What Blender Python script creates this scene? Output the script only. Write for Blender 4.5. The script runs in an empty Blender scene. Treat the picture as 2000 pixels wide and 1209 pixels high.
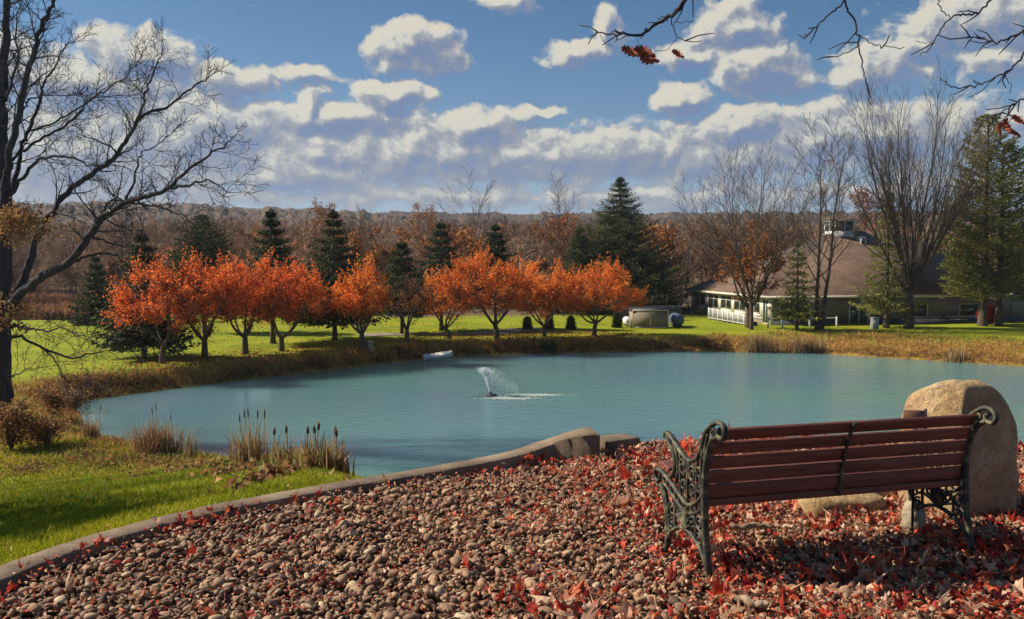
import bpy, bmesh, math, random
import numpy as np
from mathutils import Vector, Matrix, noise as mnoise

R = math.radians
rng = np.random.default_rng(7)
SC = bpy.context.scene
COL = SC.collection

# ------------------------------------------------------------------ camera
EYE = np.array([0.0, 0.0, 1.7])
FPX = 1700.0
PITCH = math.atan(94.5 / FPX)
cam_d = bpy.data.cameras.new("camera")
cam = bpy.data.objects.new("camera", cam_d)
COL.objects.link(cam)
cam.location = EYE
cam.rotation_euler = (math.pi / 2 - PITCH, 0, 0)
cam_d.sensor_width = 36.0
cam_d.lens = 36.0 * FPX / 2000.0
cam_d.clip_end = 9000
SC.camera = cam
_fw = np.array([0, math.cos(PITCH), -math.sin(PITCH)])
_up = np.array([0, math.sin(PITCH), math.cos(PITCH)])


def ray(px, py):
    d = np.array([1.0, 0, 0]) * (px - 1000) / FPX + _up * (604.5 - py) / FPX + _fw
    return d


def P(px, py, y):
    """world point on the sight line of a photo position at distance y ahead"""
    d = ray(px, py)
    return EYE + d * (y / d[1])


def PZ(px, py, z):
    d = ray(px, py)
    return EYE + d * ((z - EYE[2]) / d[2])


# ------------------------------------------------------------------ small numpy noise
def _hash(ix, iy, s):
    n = (ix.astype(np.int64) * 374761393 + iy.astype(np.int64) * 668265263 + s * 982451653) & 0xFFFFFFFF
    n = ((n ^ (n >> 13)) * 1274126177) & 0xFFFFFFFF
    n = n ^ (n >> 16)
    return (n & 0xFFFF) / 65535.0


def vn(x, y, s=0):
    x = np.asarray(x, float); y = np.asarray(y, float)
    ix = np.floor(x); iy = np.floor(y)
    fx = x - ix; fy = y - iy
    fx = fx * fx * (3 - 2 * fx); fy = fy * fy * (3 - 2 * fy)
    a = _hash(ix, iy, s); b = _hash(ix + 1, iy, s); c = _hash(ix, iy + 1, s); d = _hash(ix + 1, iy + 1, s)
    return (a * (1 - fx) + b * fx) * (1 - fy) + (c * (1 - fx) + d * fx) * fy


def fbm(x, y, s=0, o=4):
    t = 0; a = 0.5
    for k in range(o):
        t = t + a * vn(x * 2 ** k, y * 2 ** k, s + k); a *= 0.5
    return t


def sstep(a, b, x):
    t = np.clip((np.asarray(x, float) - a) / (b - a), 0, 1)
    return t * t * (3 - 2 * t)


# ------------------------------------------------------------------ mesh helpers
def mesh_np(name, V, Fs, mat, parent=None, tone=None, smooth=False):
    if not isinstance(Fs, list):
        Fs = [Fs]
    Fs = [np.asarray(F, np.int32) for F in Fs if len(F)]
    V = np.asarray(V, np.float32)
    me = bpy.data.meshes.new(name)
    me.vertices.add(len(V)); me.vertices.foreach_set("co", V.ravel())
    loops = np.concatenate([F.ravel() for F in Fs])
    starts = []; o = 0
    for F in Fs:
        starts.append(np.arange(len(F)) * F.shape[1] + o); o += F.size
    starts = np.concatenate(starts).astype(np.int32)
    me.loops.add(len(loops)); me.loops.foreach_set("vertex_index", loops)
    me.polygons.add(len(starts)); me.polygons.foreach_set("loop_start", starts)
    if smooth:
        me.polygons.foreach_set("use_smooth", np.ones(len(starts), bool))
    me.update(calc_edges=True)
    if tone is not None:
        a = me.attributes.new("tone", 'FLOAT', 'FACE')
        a.data.foreach_set("value", np.asarray(tone, np.float32))
    if mat:
        me.materials.append(mat)
    ob = bpy.data.objects.new(name, me)
    COL.objects.link(ob)
    if parent is not None:
        ob.parent = parent
    return ob


class MB:
    """collects pieces and links them as ONE mesh object"""
    def __init__(s):
        s.V = []; s.F = {}; s.T = {}; s.n = 0

    def add(s, V, F, tone=0.5):
        V = np.asarray(V, float).reshape(-1, 3); F = np.asarray(F, int)
        k = F.shape[1]
        s.V.append(V); s.F.setdefault(k, []).append(F + s.n)
        t = np.full(len(F), tone) if np.isscalar(tone) else np.asarray(tone)
        s.T.setdefault(k, []).append(t)
        s.n += len(V)
        return s

    def box(s, lo, hi, M=None, tone=0.5):
        x0, y0, z0 = lo; x1, y1, z1 = hi
        V = np.array([(x0, y0, z0), (x1, y0, z0), (x1, y1, z0), (x0, y1, z0), (x0, y0, z1), (x1, y0, z1), (x1, y1, z1), (x0, y1, z1)], float)
        if M is not None:
            V = V @ M[:3, :3].T + M[:3, 3]
        return s.add(V, [(0, 3, 2, 1), (4, 5, 6, 7), (0, 1, 5, 4), (1, 2, 6, 5), (2, 3, 7, 6), (3, 0, 4, 7)], tone)

    def tube(s, pts, rad, k=6, cap=True, tone=0.5):
        pts = np.asarray(pts, float); n = len(pts)
        rad = np.full(n, rad) if np.isscalar(rad) else np.asarray(rad, float)
        T = np.gradient(pts, axis=0)
        T /= np.linalg.norm(T, axis=1)[:, None] + 1e-12
        ref = np.array([0.31, 0.17, 0.93]) if abs(T[:, 2]).mean() < 0.8 else np.array([0.9, 0.4, 0.1])
        A = np.cross(T, ref); A /= np.linalg.norm(A, axis=1)[:, None] + 1e-12
        B = np.cross(T, A)
        an = np.arange(k) * 2 * math.pi / k
        V = pts[:, None, :] + rad[:, None, None] * (np.cos(an)[None, :, None] * A[:, None, :] + np.sin(an)[None, :, None] * B[:, None, :])
        i = np.arange(n - 1)[:, None] * k; j = np.arange(k)[None, :]; j2 = (j + 1) % k
        F = np.stack([i + j, i + j2, i + k + j2, i + k + j], -1).reshape(-1, 4)
        s.add(V.reshape(-1, 3), F, tone)
        if cap and k > 3:
            s.add(V[0], [list(range(k))], tone); s.add(V[-1], [list(range(k))[::-1]], tone)
        return s

    def lathe(s, prof, k=20, c=(0, 0, 0), M=None, tone=0.5):
        prof = np.asarray(prof, float); n = len(prof)
        an = np.arange(k) * 2 * math.pi / k
        V = np.stack([prof[:, 0, None] * np.cos(an), prof[:, 0, None] * np.sin(an), np.repeat(prof[:, 1, None], k, 1)], -1).reshape(-1, 3)
        if M is not None:
            V = V @ M[:3, :3].T + M[:3, 3]
        V = V + np.asarray(c)
        i = np.arange(n - 1)[:, None] * k; j = np.arange(k)[None, :]; j2 = (j + 1) % k
        F = np.stack([i + j, i + j2, i + k + j2, i + k + j], -1).reshape(-1, 4)
        return s.add(V, F, tone)

    def build(s, name, mat, parent=None, smooth=False):
        V = np.concatenate(s.V)
        ks = sorted(s.F)
        Fs = [np.concatenate(s.F[k]) for k in ks]
        tone = np.concatenate([np.concatenate(s.T[k]) for k in ks])
        return mesh_np(name, V, Fs, mat, parent, tone, smooth)


def tag(o, label=None, cat=None, group=None, kind=None):
    if label: o["label"] = label
    if cat: o["category"] = cat
    if group: o["group"] = group
    if kind: o["kind"] = kind
    return o


def thing(name, label, cat, loc=(0, 0, 0), rz=0.0, group=None):
    o = bpy.data.objects.new(name, None)
    COL.objects.link(o)
    o.location = [float(v) for v in loc]; o.rotation_euler = (0, 0, rz)
    o.empty_display_size = 0.2
    return tag(o, label, cat, group)


def dup(root, loc, rz=0.0, scale=(1, 1, 1), label=None, group=None):
    r = root.copy(); COL.objects.link(r)
    r.location = [float(v) for v in loc]; r.rotation_euler = (0, 0, rz); r.scale = scale
    if label: r["label"] = label
    if group: r["group"] = group
    for ch in list(root.children):
        c = ch.copy(); COL.objects.link(c); c.parent = r
        for g in ch.children:
            d = g.copy(); COL.objects.link(d); d.parent = c
    return r


# ------------------------------------------------------------------ materials
def new_mat(name):
    m = bpy.data.materials.new(name); m.use_nodes = True
    nt = m.node_tree
    b = nt.nodes["Principled BSDF"]
    return m, nt, b


def ramp(nt, fac, stops):
    r = nt.nodes.new("ShaderNodeValToRGB")
    e = r.color_ramp.elements
    e[0].position = stops[0][0]; e[0].color = (*stops[0][1], 1)
    e[1].position = stops[-1][0]; e[1].color = (*stops[-1][1], 1)
    for p, c in stops[1:-1]:
        x = e.new(p); x.color = (*c, 1)
    nt.links.new(fac, r.inputs[0])
    return r.outputs[0]


def noise_node(nt, scale, detail=4, rough=0.55, vec=None, dist=0.0):
    n = nt.nodes.new("ShaderNodeTexNoise")
    n.inputs["Scale"].default_value = scale; n.inputs["Detail"].default_value = detail
    n.inputs["Roughness"].default_value = rough; n.inputs["Distortion"].default_value = dist
    if vec is None:
        g = nt.nodes.new("ShaderNodeNewGeometry"); vec = g.outputs["Position"]
    nt.links.new(vec, n.inputs["Vector"])
    return n.outputs["Fac"]


def obj_vec(nt, sc=(1, 1, 1)):
    t = nt.nodes.new("ShaderNodeTexCoord")
    mp = nt.nodes.new("ShaderNodeMapping"); mp.inputs["Scale"].default_value = sc
    nt.links.new(t.outputs["Object"], mp.inputs["Vector"])
    return mp.outputs["Vector"]


def mixc(nt, fac, a, b, mode='MIX'):
    m = nt.nodes.new("ShaderNodeMix"); m.data_type = 'RGBA'; m.blend_type = mode
    for sock, v in ((m.inputs[0], fac), (m.inputs[6], a), (m.inputs[7], b)):
        if hasattr(v, "is_linked"):
            nt.links.new(v, sock)
        elif isinstance(v, tuple):
            sock.default_value = (*v, 1)
        else:
            sock.default_value = v
    return m.outputs[2]


def math_n(nt, op, a, b=None, clamp=False):
    m = nt.nodes.new("ShaderNodeMath"); m.operation = op; m.use_clamp = clamp
    for i, v in enumerate((a, b)):
        if v is None: continue
        if hasattr(v, "is_linked"): nt.links.new(v, m.inputs[i])
        else: m.inputs[i].default_value = v
    return m.outputs[0]


def bump(nt, b, h, strength=0.4, dist=0.02):
    n = nt.nodes.new("ShaderNodeBump"); n.inputs["Strength"].default_value = strength; n.inputs["Distance"].default_value = dist
    nt.links.new(h, n.inputs["Height"]); nt.links.new(n.outputs[0], b.inputs["Normal"])


def noisy(name, c0, c1, scale=3.0, rough=0.8, bstr=0.3, bdist=0.01, detail=5, sc=(1, 1, 1), spec=0.3, p0=0.3, p1=0.7, metal=0.0):
    """two-colour mottled surface in object space"""
    m, nt, b = new_mat(name)
    v = obj_vec(nt, sc)
    f = noise_node(nt, scale, detail, 0.6, v)
    nt.links.new(ramp(nt, f, [(p0, c0), (p1, c1)]), b.inputs["Base Color"])
    b.inputs["Roughness"].default_value = rough; b.inputs["Specular IOR Level"].default_value = spec
    b.inputs["Metallic"].default_value = metal
    if bstr: bump(nt, b, noise_node(nt, scale * 4, detail, 0.6, v), bstr, bdist)
    return m


def toned(name, stops, rough=0.7, trans=0.0, spec=0.2, tcol=None, hue_noise=0.0):
    """colour picked per face by the 'tone' attribute; leaves let some light through"""
    m, nt, b = new_mat(name)
    a = nt.nodes.new("ShaderNodeAttribute"); a.attribute_name = "tone"
    c = ramp(nt, a.outputs["Fac"], stops)
    if hue_noise:
        f = noise_node(nt, hue_noise, 3)
        c = mixc(nt, 1.0, c, ramp(nt, f, [(0.3, (0.75, 0.75, 0.75)), (0.7, (1.0, 1.0, 1.0))]), 'MULTIPLY')
    nt.links.new(c, b.inputs["Base Color"])
    b.inputs["Roughness"].default_value = rough; b.inputs["Specular IOR Level"].default_value = spec
    if trans > 0:
        t = nt.nodes.new("ShaderNodeBsdfTranslucent"); nt.links.new(c, t.inputs["Color"])
        mx = nt.nodes.new("ShaderNodeMixShader"); mx.inputs[0].default_value = trans
        nt.links.new(b.outputs[0], mx.inputs[1]); nt.links.new(t.outputs[0], mx.inputs[2])
        nt.links.new(mx.outputs[0], nt.nodes["Material Output"].inputs["Surface"])
    return m


def plain(name, c, rough=0.6, spec=0.4, metal=0.0):
    d = tuple(v * 0.8 for v in c)
    return noisy(name, d, c, 4.0, rough, 0.08, 0.004, 4, spec=spec, metal=metal)


M = {}
M['bark_dark'] = noisy('bark_dark', (.018, .015, .022), (.06, .05, .055), 6, .9, .8, .03, sc=(1, 1, .25))
M['bark_brown'] = noisy('bark_brown', (.05, .034, .022), (.13, .095, .065), 6, .9, .8, .03, sc=(1, 1, .25))
M['bark_grey'] = noisy('bark_grey', (.07, .055, .042), (.20, .165, .125), 5, .9, .8, .03, sc=(1, 1, .25))
M['needles_dark'] = toned('needles_dark', [(0, (.010, .019, .007)), (.5, (.032, .050, .014)), (1, (.125, .13, .03))], .7, .15)
M['needles_blue'] = toned('needles_blue', [(0, (.010, .022, .012)), (.5, (.026, .048, .022)), (1, (.075, .10, .035))], .7, .15)
M['needles_pine'] = toned('needles_pine', [(0, (.07, .085, .026)), (.5, (.20, .21, .056)), (1, (.46, .40, .115))], .7, .4)
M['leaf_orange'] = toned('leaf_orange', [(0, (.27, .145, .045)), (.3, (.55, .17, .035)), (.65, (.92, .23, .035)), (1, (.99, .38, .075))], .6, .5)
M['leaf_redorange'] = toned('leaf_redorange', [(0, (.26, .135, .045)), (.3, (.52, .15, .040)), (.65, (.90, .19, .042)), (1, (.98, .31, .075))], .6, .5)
M['leaf_rust'] = toned('leaf_rust', [(0, (.14, .06, .025)), (.5, (.34, .125, .035)), (1, (.52, .21, .05))], .7, .3)
M['leaf_brown'] = toned('leaf_brown', [(0, (.11, .055, .03)), (.5, (.33, .165, .07)), (.8, (.50, .26, .10)), (1, (.15, .17, .04))], .7, .3)
M['leaf_red'] = toned('leaf_red', [(0, (.22, .01, .012)), (1, (.55, .03, .03))], .6, .3)
M['woods'] = toned('woods_bark', [(0, (.14, .078, .05)), (.4, (.27, .165, .105)), (.75, (.42, .30, .215)), (.9, (.40, .18, .08)), (1, (.46, .16, .06))], .9, .1)
M['blade'] = toned('grass_blade', [(0, (.12, .15, .008)), (.5, (.28, .30, .014)), (.85, (.42, .38, .025)), (1, (.42, .30, .08))], .6, .35)
M['bank_blade'] = toned('bank_blade', [(0, (.09, .042, .018)), (.3, (.33, .165, .06)), (.6, (.50, .29, .085)), (.85, (.44, .36, .07)), (1, (.18, .21, .03))], .7, .3)
M['reed'] = toned('reed_blade', [(0, (.15, .06, .032)), (.5, (.36, .175, .09)), (.8, (.46, .33, .18)), (1, (.16, .19, .06))], .7, .3)
M['cattail'] = noisy('cattail_brown', (.045, .022, .012), (.1, .05, .025), 30, .9, .3, .003)
M['litter'] = toned('fallen_leaf', [(0, (.10, .03, .024)), (.18, (.36, .028, .02)), (.4, (.60, .07, .034)), (.54, (.64, .18, .08)), (.68, (.58, .29, .17)), (.86, (.76, .50, .34)), (1, (.27, .16, .10))], .55, .3, .35)
M['stones'] = toned('river_stone', [(0, (.055, .028, .02)), (.2, (.135, .074, .045)), (.5, (.28, .16, .095)), (.75, (.41, .26, .15)), (.92, (.56, .43, .27)), (1, (.20, .17, .14))], .75, 0, .3, hue_noise=60)

# ------------------------------------------------------------------ light and sky
SUN_AZ_LEFT = 12.0     # degrees ahead of straight left
SUN_EL = 37.0
_a = R(SUN_AZ_LEFT); _e = R(SUN_EL)
SUND = Vector((-math.cos(_a) * math.cos(_e), math.sin(_a) * math.cos(_e), math.sin(_e)))
sl = bpy.data.lights.new("sun", 'SUN'); sl.energy = 5.0; sl.angle = R(0.5); sl.color = (1.0, 0.90, 0.74)
so = bpy.data.objects.new("sun", sl); COL.objects.link(so)
so.rotation_euler = SUND.to_track_quat('Z', 'Y').to_euler()

SC.view_settings.view_transform = 'Standard'
SC.view_settings.look = 'None'
SC.view_settings.exposure = 0.62
SC.view_settings.gamma = 1.0


def sky_uv(px, py):
    d = ray(px, py); d = d / np.linalg.norm(d)
    return 1700 * math.atan2(d[0], d[1]), 1700 * math.asin(d[2])


CLOUDS = [  # photo x, photo y, half width, half height, weight
    (812, 90, 92, 42, 1.15), (765, 118, 44, 20, .8), (1000, 0, 62, 22, .9), (586, 145, 76, 11, .62),
    (1135, 104, 74, 22, 1.0), (1180, 66, 36, 40, .95), (1440, 48, 76, 44, 1.1), (1340, 112, 52, 24, .7),
    (1482, 134, 96, 52, 1.35), (1328, 192, 50, 34, 1.2), (1700, 140, 84, 34, .85), (1800, 92, 90, 30, .7), (1920, 40, 150, 52, .95), (1960, 120, 54, 26, .8),
    (280, 104, 92, 42, 1.1), (130, 160, 190, 60, .8), (450, 160, 74, 30, 1.0), (762, 186, 82, 32, 1.2),
    (640, 228, 200, 32, .9), (600, 205, 46, 34, .8), (410, 250, 130, 70, 1.0), (925, 256, 110, 40, 1.15), (1040, 216, 64, 12, .7),
    (1450, 244, 84, 38, 1.1), (1000, 305, 1000, 56, .80), (1690, 262, 330, 50, .9), (150, 310, 340, 90, .8), (1315, 382, 40, 26, .85),
    (600, 340, 150, 40, .8), (1000, 385, 2400, 26, .34),
]


class NG:
    """tiny expression helper inside a node tree"""
    def __init__(s, nt): s.nt = nt

    def m(s, op, a, b=None, c=None, clamp=False):
        n = s.nt.nodes.new("ShaderNodeMath"); n.operation = op; n.use_clamp = clamp
        for i, v in enumerate((a, b, c)):
            if v is None: continue
            if hasattr(v, "is_linked"): s.nt.links.new(v, n.inputs[i])
            else: n.inputs[i].default_value = v
        return n.outputs[0]

    def v(s, op, a, b=None, c=None):
        n = s.nt.nodes.new("ShaderNodeVectorMath"); n.operation = op
        for i, x in enumerate((a, b, c)):
            if x is None: continue
            if hasattr(x, "is_linked"): s.nt.links.new(x, n.inputs[i])
            else: n.inputs[i].default_value = x
        return n.outputs["Value"] if op in ("LENGTH", "DOT_PRODUCT") else n.outputs[0]

    def noise(s, vec, scale, detail=5, rough=.55, dist=0.0):
        n = s.nt.nodes.new("ShaderNodeTexNoise"); n.noise_dimensions = '2D'
        n.inputs["Scale"].default_value = scale; n.inputs["Detail"].default_value = detail; n.inputs["Roughness"].default_value = rough
        n.inputs["Distortion"].default_value = dist
        s.nt.links.new(vec, n.inputs["Vector"]); return n.outputs["Fac"]

    def voro(s, vec, scale, detail=3, rough=.5):
        n = s.nt.nodes.new("ShaderNodeTexVoronoi"); n.voronoi_dimensions = '2D'; n.feature = 'F1'
        n.inputs["Scale"].default_value = scale; n.inputs["Detail"].default_value = detail; n.inputs["Roughness"].default_value = rough
        n.normalize = True
        s.nt.links.new(vec, n.inputs["Vector"]); return n.outputs["Distance"]


def cloud_group():
    gt = bpy.data.node_groups.new("cloud_density", 'ShaderNodeTree')
    gt.interface.new_socket("P", in_out='INPUT', socket_type='NodeSocketVector')
    gt.interface.new_socket("D", in_out='OUTPUT', socket_type='NodeSocketFloat')
    gi = gt.nodes.new("NodeGroupInput"); go = gt.nodes.new("NodeGroupOutput")
    g = NG(gt); p = gi.outputs[0]
    # gentle warp so that no outline stays an ellipse
    w1 = gt.nodes.new("ShaderNodeTexNoise"); w1.noise_dimensions = '2D'; w1.inputs["Scale"].default_value = 1 / 85; w1.inputs["Detail"].default_value = 2
    gt.links.new(p, w1.inputs["Vector"])
    wv = g.v('MULTIPLY', g.v('SUBTRACT', w1.outputs["Color"], (.5, .5, .5)), (110, 46, 0))
    q = g.v('ADD', p, wv)
    acc = None
    for (px, py, a, b, w) in CLOUDS:
        u, v = sky_uv(px, py)
        l = g.v('LENGTH', g.v('MULTIPLY_ADD', q, (1 / (a * 1.12), 1 / (b * 1.15), 0), (-u / (a * 1.12), -v / (b * 1.15), 0)))
        t = g.m('MULTIPLY_ADD', l, -w, w)
        acc = t if acc is None else g.m('MAXIMUM', acc, t)
    # sky above and beyond the view: open cloud field
    sep = gt.nodes.new("ShaderNodeSeparateXYZ"); gt.links.new(p, sep.inputs[0])
    far = g.m('MULTIPLY', g.m('SUBTRACT', g.noise(p, 1 / 420, 2), .62), 2.2)
    hi = g.m('SUBTRACT', sep.outputs[1], 540); sd = g.m('SUBTRACT', g.m('ABSOLUTE', sep.outputs[0]), 1100)
    out_m = g.m('MULTIPLY', g.m('MAXIMUM', hi, sd), 1 / 150, clamp=True)
    acc = g.m('MAXIMUM', acc, g.m('SUBTRACT', g.m('ADD', far, .7), g.m('SUBTRACT', 1.4, g.m('MULTIPLY', out_m, .7))))
    acc = g.m('MAXIMUM', acc, -0.5)
    f = g.m('SUBTRACT', g.noise(g.v('MULTIPLY', p, (1, 1.3, 1)), 1 / 84, 8, .64, .1), .5)
    bl = g.m('SUBTRACT', .40, g.voro(q, 1 / 44, 3, .62))
    d = g.m('ADD', acc, g.m('ADD', g.m('MULTIPLY', f, 1.12), g.m('MULTIPLY', bl, .60)))
    gt.links.new(d, go.inputs[0])
    return gt


def build_world():
    w = bpy.data.worlds.new("World"); SC.world = w; w.use_nodes = True
    nt = w.node_tree; g = NG(nt)
    bg = nt.nodes["Background"]
    sky = nt.nodes.new("ShaderNodeTexSky"); sky.sky_type = 'NISHITA'; sky.sun_disc = False
    sky.sun_elevation = R(SUN_EL); sky.sun_rotation = math.atan2(SUND.x, SUND.y)
    sky.air_density = 1.0; sky.dust_density = 0.4; sky.ozone_density = 2.2; sky.altitude = 200
    tc = nt.nodes.new("ShaderNodeTexCoord")
    d = tc.outputs["Generated"]
    nrm = g.v('NORMALIZE', d)
    sep = nt.nodes.new("ShaderNodeSeparateXYZ"); nt.links.new(nrm, sep.inputs[0])
    u = g.m('MULTIPLY', g.m('ARCTAN2', sep.outputs[0], sep.outputs[1]), 1700)
    v = g.m('MULTIPLY', g.m('ARCSINE', sep.outputs[2]), 1700)
    cb = nt.nodes.new("ShaderNodeCombineXYZ"); nt.links.new(u, cb.inputs[0]); nt.links.new(v, cb.inputs[1])
    grp = cloud_group()

    def dens(vec):
        n = nt.nodes.new("ShaderNodeGroup"); n.node_tree = grp; nt.links.new(vec, n.inputs[0]); return n.outputs[0]
    D = dens(cb.outputs[0])
    D2 = dens(g.v('ADD', cb.outputs[0], (-13, 16, 0)))
    alpha = nt.nodes.new("ShaderNodeMapRange"); alpha.interpolation_type = 'SMOOTHSTEP'
    alpha.inputs[1].default_value = -.04; alpha.inputs[2].default_value = .30
    nt.links.new(D, alpha.inputs[0])
    # light side against shaded side, from the way the cloud thins out towards the sun
    low = nt.nodes.new("ShaderNodeMapRange"); low.inputs[1].default_value = 110; low.inputs[2].default_value = 290; nt.links.new(v, low.inputs[0])
    L = g.m('ADD', .47, g.m('MULTIPLY', g.m('SUBTRACT', D, D2), g.m('MULTIPLY_ADD', low.outputs[0], .35, 1.15)))
    L = g.m('SUBTRACT', L, g.m('MULTIPLY', g.m('MAXIMUM', g.m('SUBTRACT', D, .32), 0), .36), clamp=True)
    # low banks are dimmer and bluer than the high cumulus
    L = g.m('MULTIPLY', L, g.m('MULTIPLY_ADD', low.outputs[0], .14, .86))
    cr = nt.nodes.new("ShaderNodeValToRGB"); e = cr.color_ramp.elements
    e[0].position = 0.0; e[0].color = (1.2, 1.8, 3.2, 1)
    e[1].position = 1.0; e[1].color = (5.9, 5.5, 4.5, 1)
    for p_, c_ in ((.25, (1.75, 2.1, 2.9)), (.5, (2.9, 3.05, 3.35)), (.75, (5.4, 5.3, 4.7))):
        x = e.new(p_); x.color = (*c_, 1)
    nt.links.new(L, cr.inputs[0])
    hs = nt.nodes.new("ShaderNodeHueSaturation"); hs.inputs["Saturation"].default_value = 1.34; hs.inputs["Value"].default_value = 0.63
    nt.links.new(sky.outputs[0], hs.inputs["Color"])
    # pale blue air low over the horizon
    hz = g.m('EXPONENT', g.m('MULTIPLY', g.m('MAXIMUM', v, 0), -1 / 150))
    m0 = nt.nodes.new("ShaderNodeMix"); m0.data_type = 'RGBA'; nt.links.new(g.m('MULTIPLY', hz, .95), m0.inputs[0])
    nt.links.new(hs.outputs[0], m0.inputs[6]); m0.inputs[7].default_value = (1.75, 2.95, 5.5, 1)
    mx = nt.nodes.new("ShaderNodeMix"); mx.data_type = 'RGBA'
    nt.links.new(g.m('MULTIPLY', alpha.outputs[0], .95), mx.inputs[0])
    nt.links.new(m0.outputs[2], mx.inputs[6]); nt.links.new(cr.outputs[0], mx.inputs[7])
    nt.links.new(mx.outputs[2], bg.inputs["Color"])
    bg.inputs["Strength"].default_value = 0.08
    w.cycles.sampling_method = 'MANUAL'; w.cycles.sample_map_resolution = 512


build_world()

# ------------------------------------------------------------------ land shape
WZ = -6.5
_sh = [(150, 798), (172, 782), (260, 770), (400, 751), (550, 734), (700, 716), (800, 705), (850, 699), (950, 694), (1050, 691), (1200, 688), (1350, 686), (1450, 688),
       (1600, 690), (1700, 697), (1850, 706), (2000, 715), (2250, 730), (2500, 760), (2600, 850), (2100, 930), (1700, 960), (1300, 985), (1000, 985), (800, 962),
       (700, 942), (590, 927), (480, 912), (370, 892), (270, 874), (210, 865), (163, 838)]
POND = np.array([PZ(x, y, WZ)[:2] for x, y in _sh])
_wl = [(-400, 1300, .05), (-150, 1180, .05), (0, 1119, .035), (100, 1080, .035), (200, 1048, .035), (350, 1008, .035), (500, 976, .035), (650, 949, .035), (800, 924, .035), (900, 906, .06),
       (1000, 886, .08), (1060, 866, .13), (1108, 849, .20), (1135, 843, .225), (1162, 841, .23)]
WALL = np.array([PZ(x, y, z) for x, y, z in _wl])
_ge = [(1240, 868), (1400, 856), (1600, 858), (1800, 862), (2000, 868), (2400, 880)]
GRAVEL = np.array([(-3.3, -7.0), (-3.4, 2.0)] + [tuple(w[:2]) for w in WALL] + [tuple(PZ(x, y, 0)[:2]) for x, y in _ge] + [(9.0, -7.0)])


def poly_sd(x, y, poly):
    """signed distance, positive outside"""
    x = np.asarray(x, float); y = np.asarray(y, float)
    best = np.full(x.shape, 1e9); inside = np.zeros(x.shape, bool)
    n = len(poly)
    for i in range(n):
        ax, ay = poly[i]; bx, by = poly[(i + 1) % n]
        dx, dy = bx - ax, by - ay
        t = np.clip(((x - ax) * dx + (y - ay) * dy) / (dx * dx + dy * dy + 1e-12), 0, 1)
        best = np.minimum(best, np.hypot(x - ax - t * dx, y - ay - t * dy))
        c = ((ay > y) != (by > y)) & (x < dx * (y - ay) / (dy + 1e-12) + ax)
        inside ^= c
    return np.where(inside, -best, best)


def bank_width(x, y):
    far = sstep(45, 60, y)
    right = sstep(12, 36, x)
    return (4.0 * (1 - far) + far * (2.2 + 10.5 * right))


_hy = np.array([0, 108, 150, 300, 520, 800, 1200, 1800, 2600, 9000.])
_hz = np.array([-5.3, -5.3, -4.2, 2.0, 14, 30, 52, 80, 122, 100.])


def land(x, y):
    x = np.asarray(x, float); y = np.asarray(y, float)
    sp = poly_sd(x, y, POND); sg = poly_sd(x, y, GRAVEL)
    q = x / np.maximum(y, 1.0)
    k = 25 - 14 * sstep(-.24, -.10, q)
    slope = -5.3 * np.clip(sg / k, 0, 1)
    yy = y + (fbm(x / 260, y / 260, 5, 3) - .45) * 90 * sstep(120, 300, y)
    far = np.interp(yy, _hy, _hz) + (fbm(x / 330 + 3, y / 330, 9, 3) - .45) * 26 * sstep(300, 900, y)
    far = far + 18 * sstep(-100, -700, x) * sstep(300, 900, y)
    z = np.where(y > 60, far, slope)
    z = z + (fbm(x / 9, y / 9, 21, 3) - .45) * .35 * sstep(3, 12, sg)
    w = bank_width(x, y)
    t = sstep(0, 1, np.clip(sp / w, 0, 1) ** .8)
    zb = WZ + .12 + (z - WZ - .12) * t + (fbm(x / .9, y / .9, 31, 3) - .45) * .28 * (1 - t) * (sp > 0)
    z = np.where(sp > 0, zb, WZ - np.clip(-sp * .35, .0, 1.6) - .02)
    gz = -.035 + (fbm(x / 1.1, y / 1.1, 41, 2) - .4) * .05
    z = np.where(sg < 0, gz, np.where(sg < .35, np.minimum(z, -.02), z))
    return z


def H(x, y):
    return float(land(np.array([x]), np.array([y]))[0])


def ground_hit(px, py):
    d = ray(px, py)
    ys = np.geomspace(3, 2500, 3000)
    p = EYE + d * (ys / d[1])[:, None]
    z = land(p[:, 0], p[:, 1])
    i = np.argmax(p[:, 2] < z)
    return np.array([p[i, 0], p[i, 1], z[i]])


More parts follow.
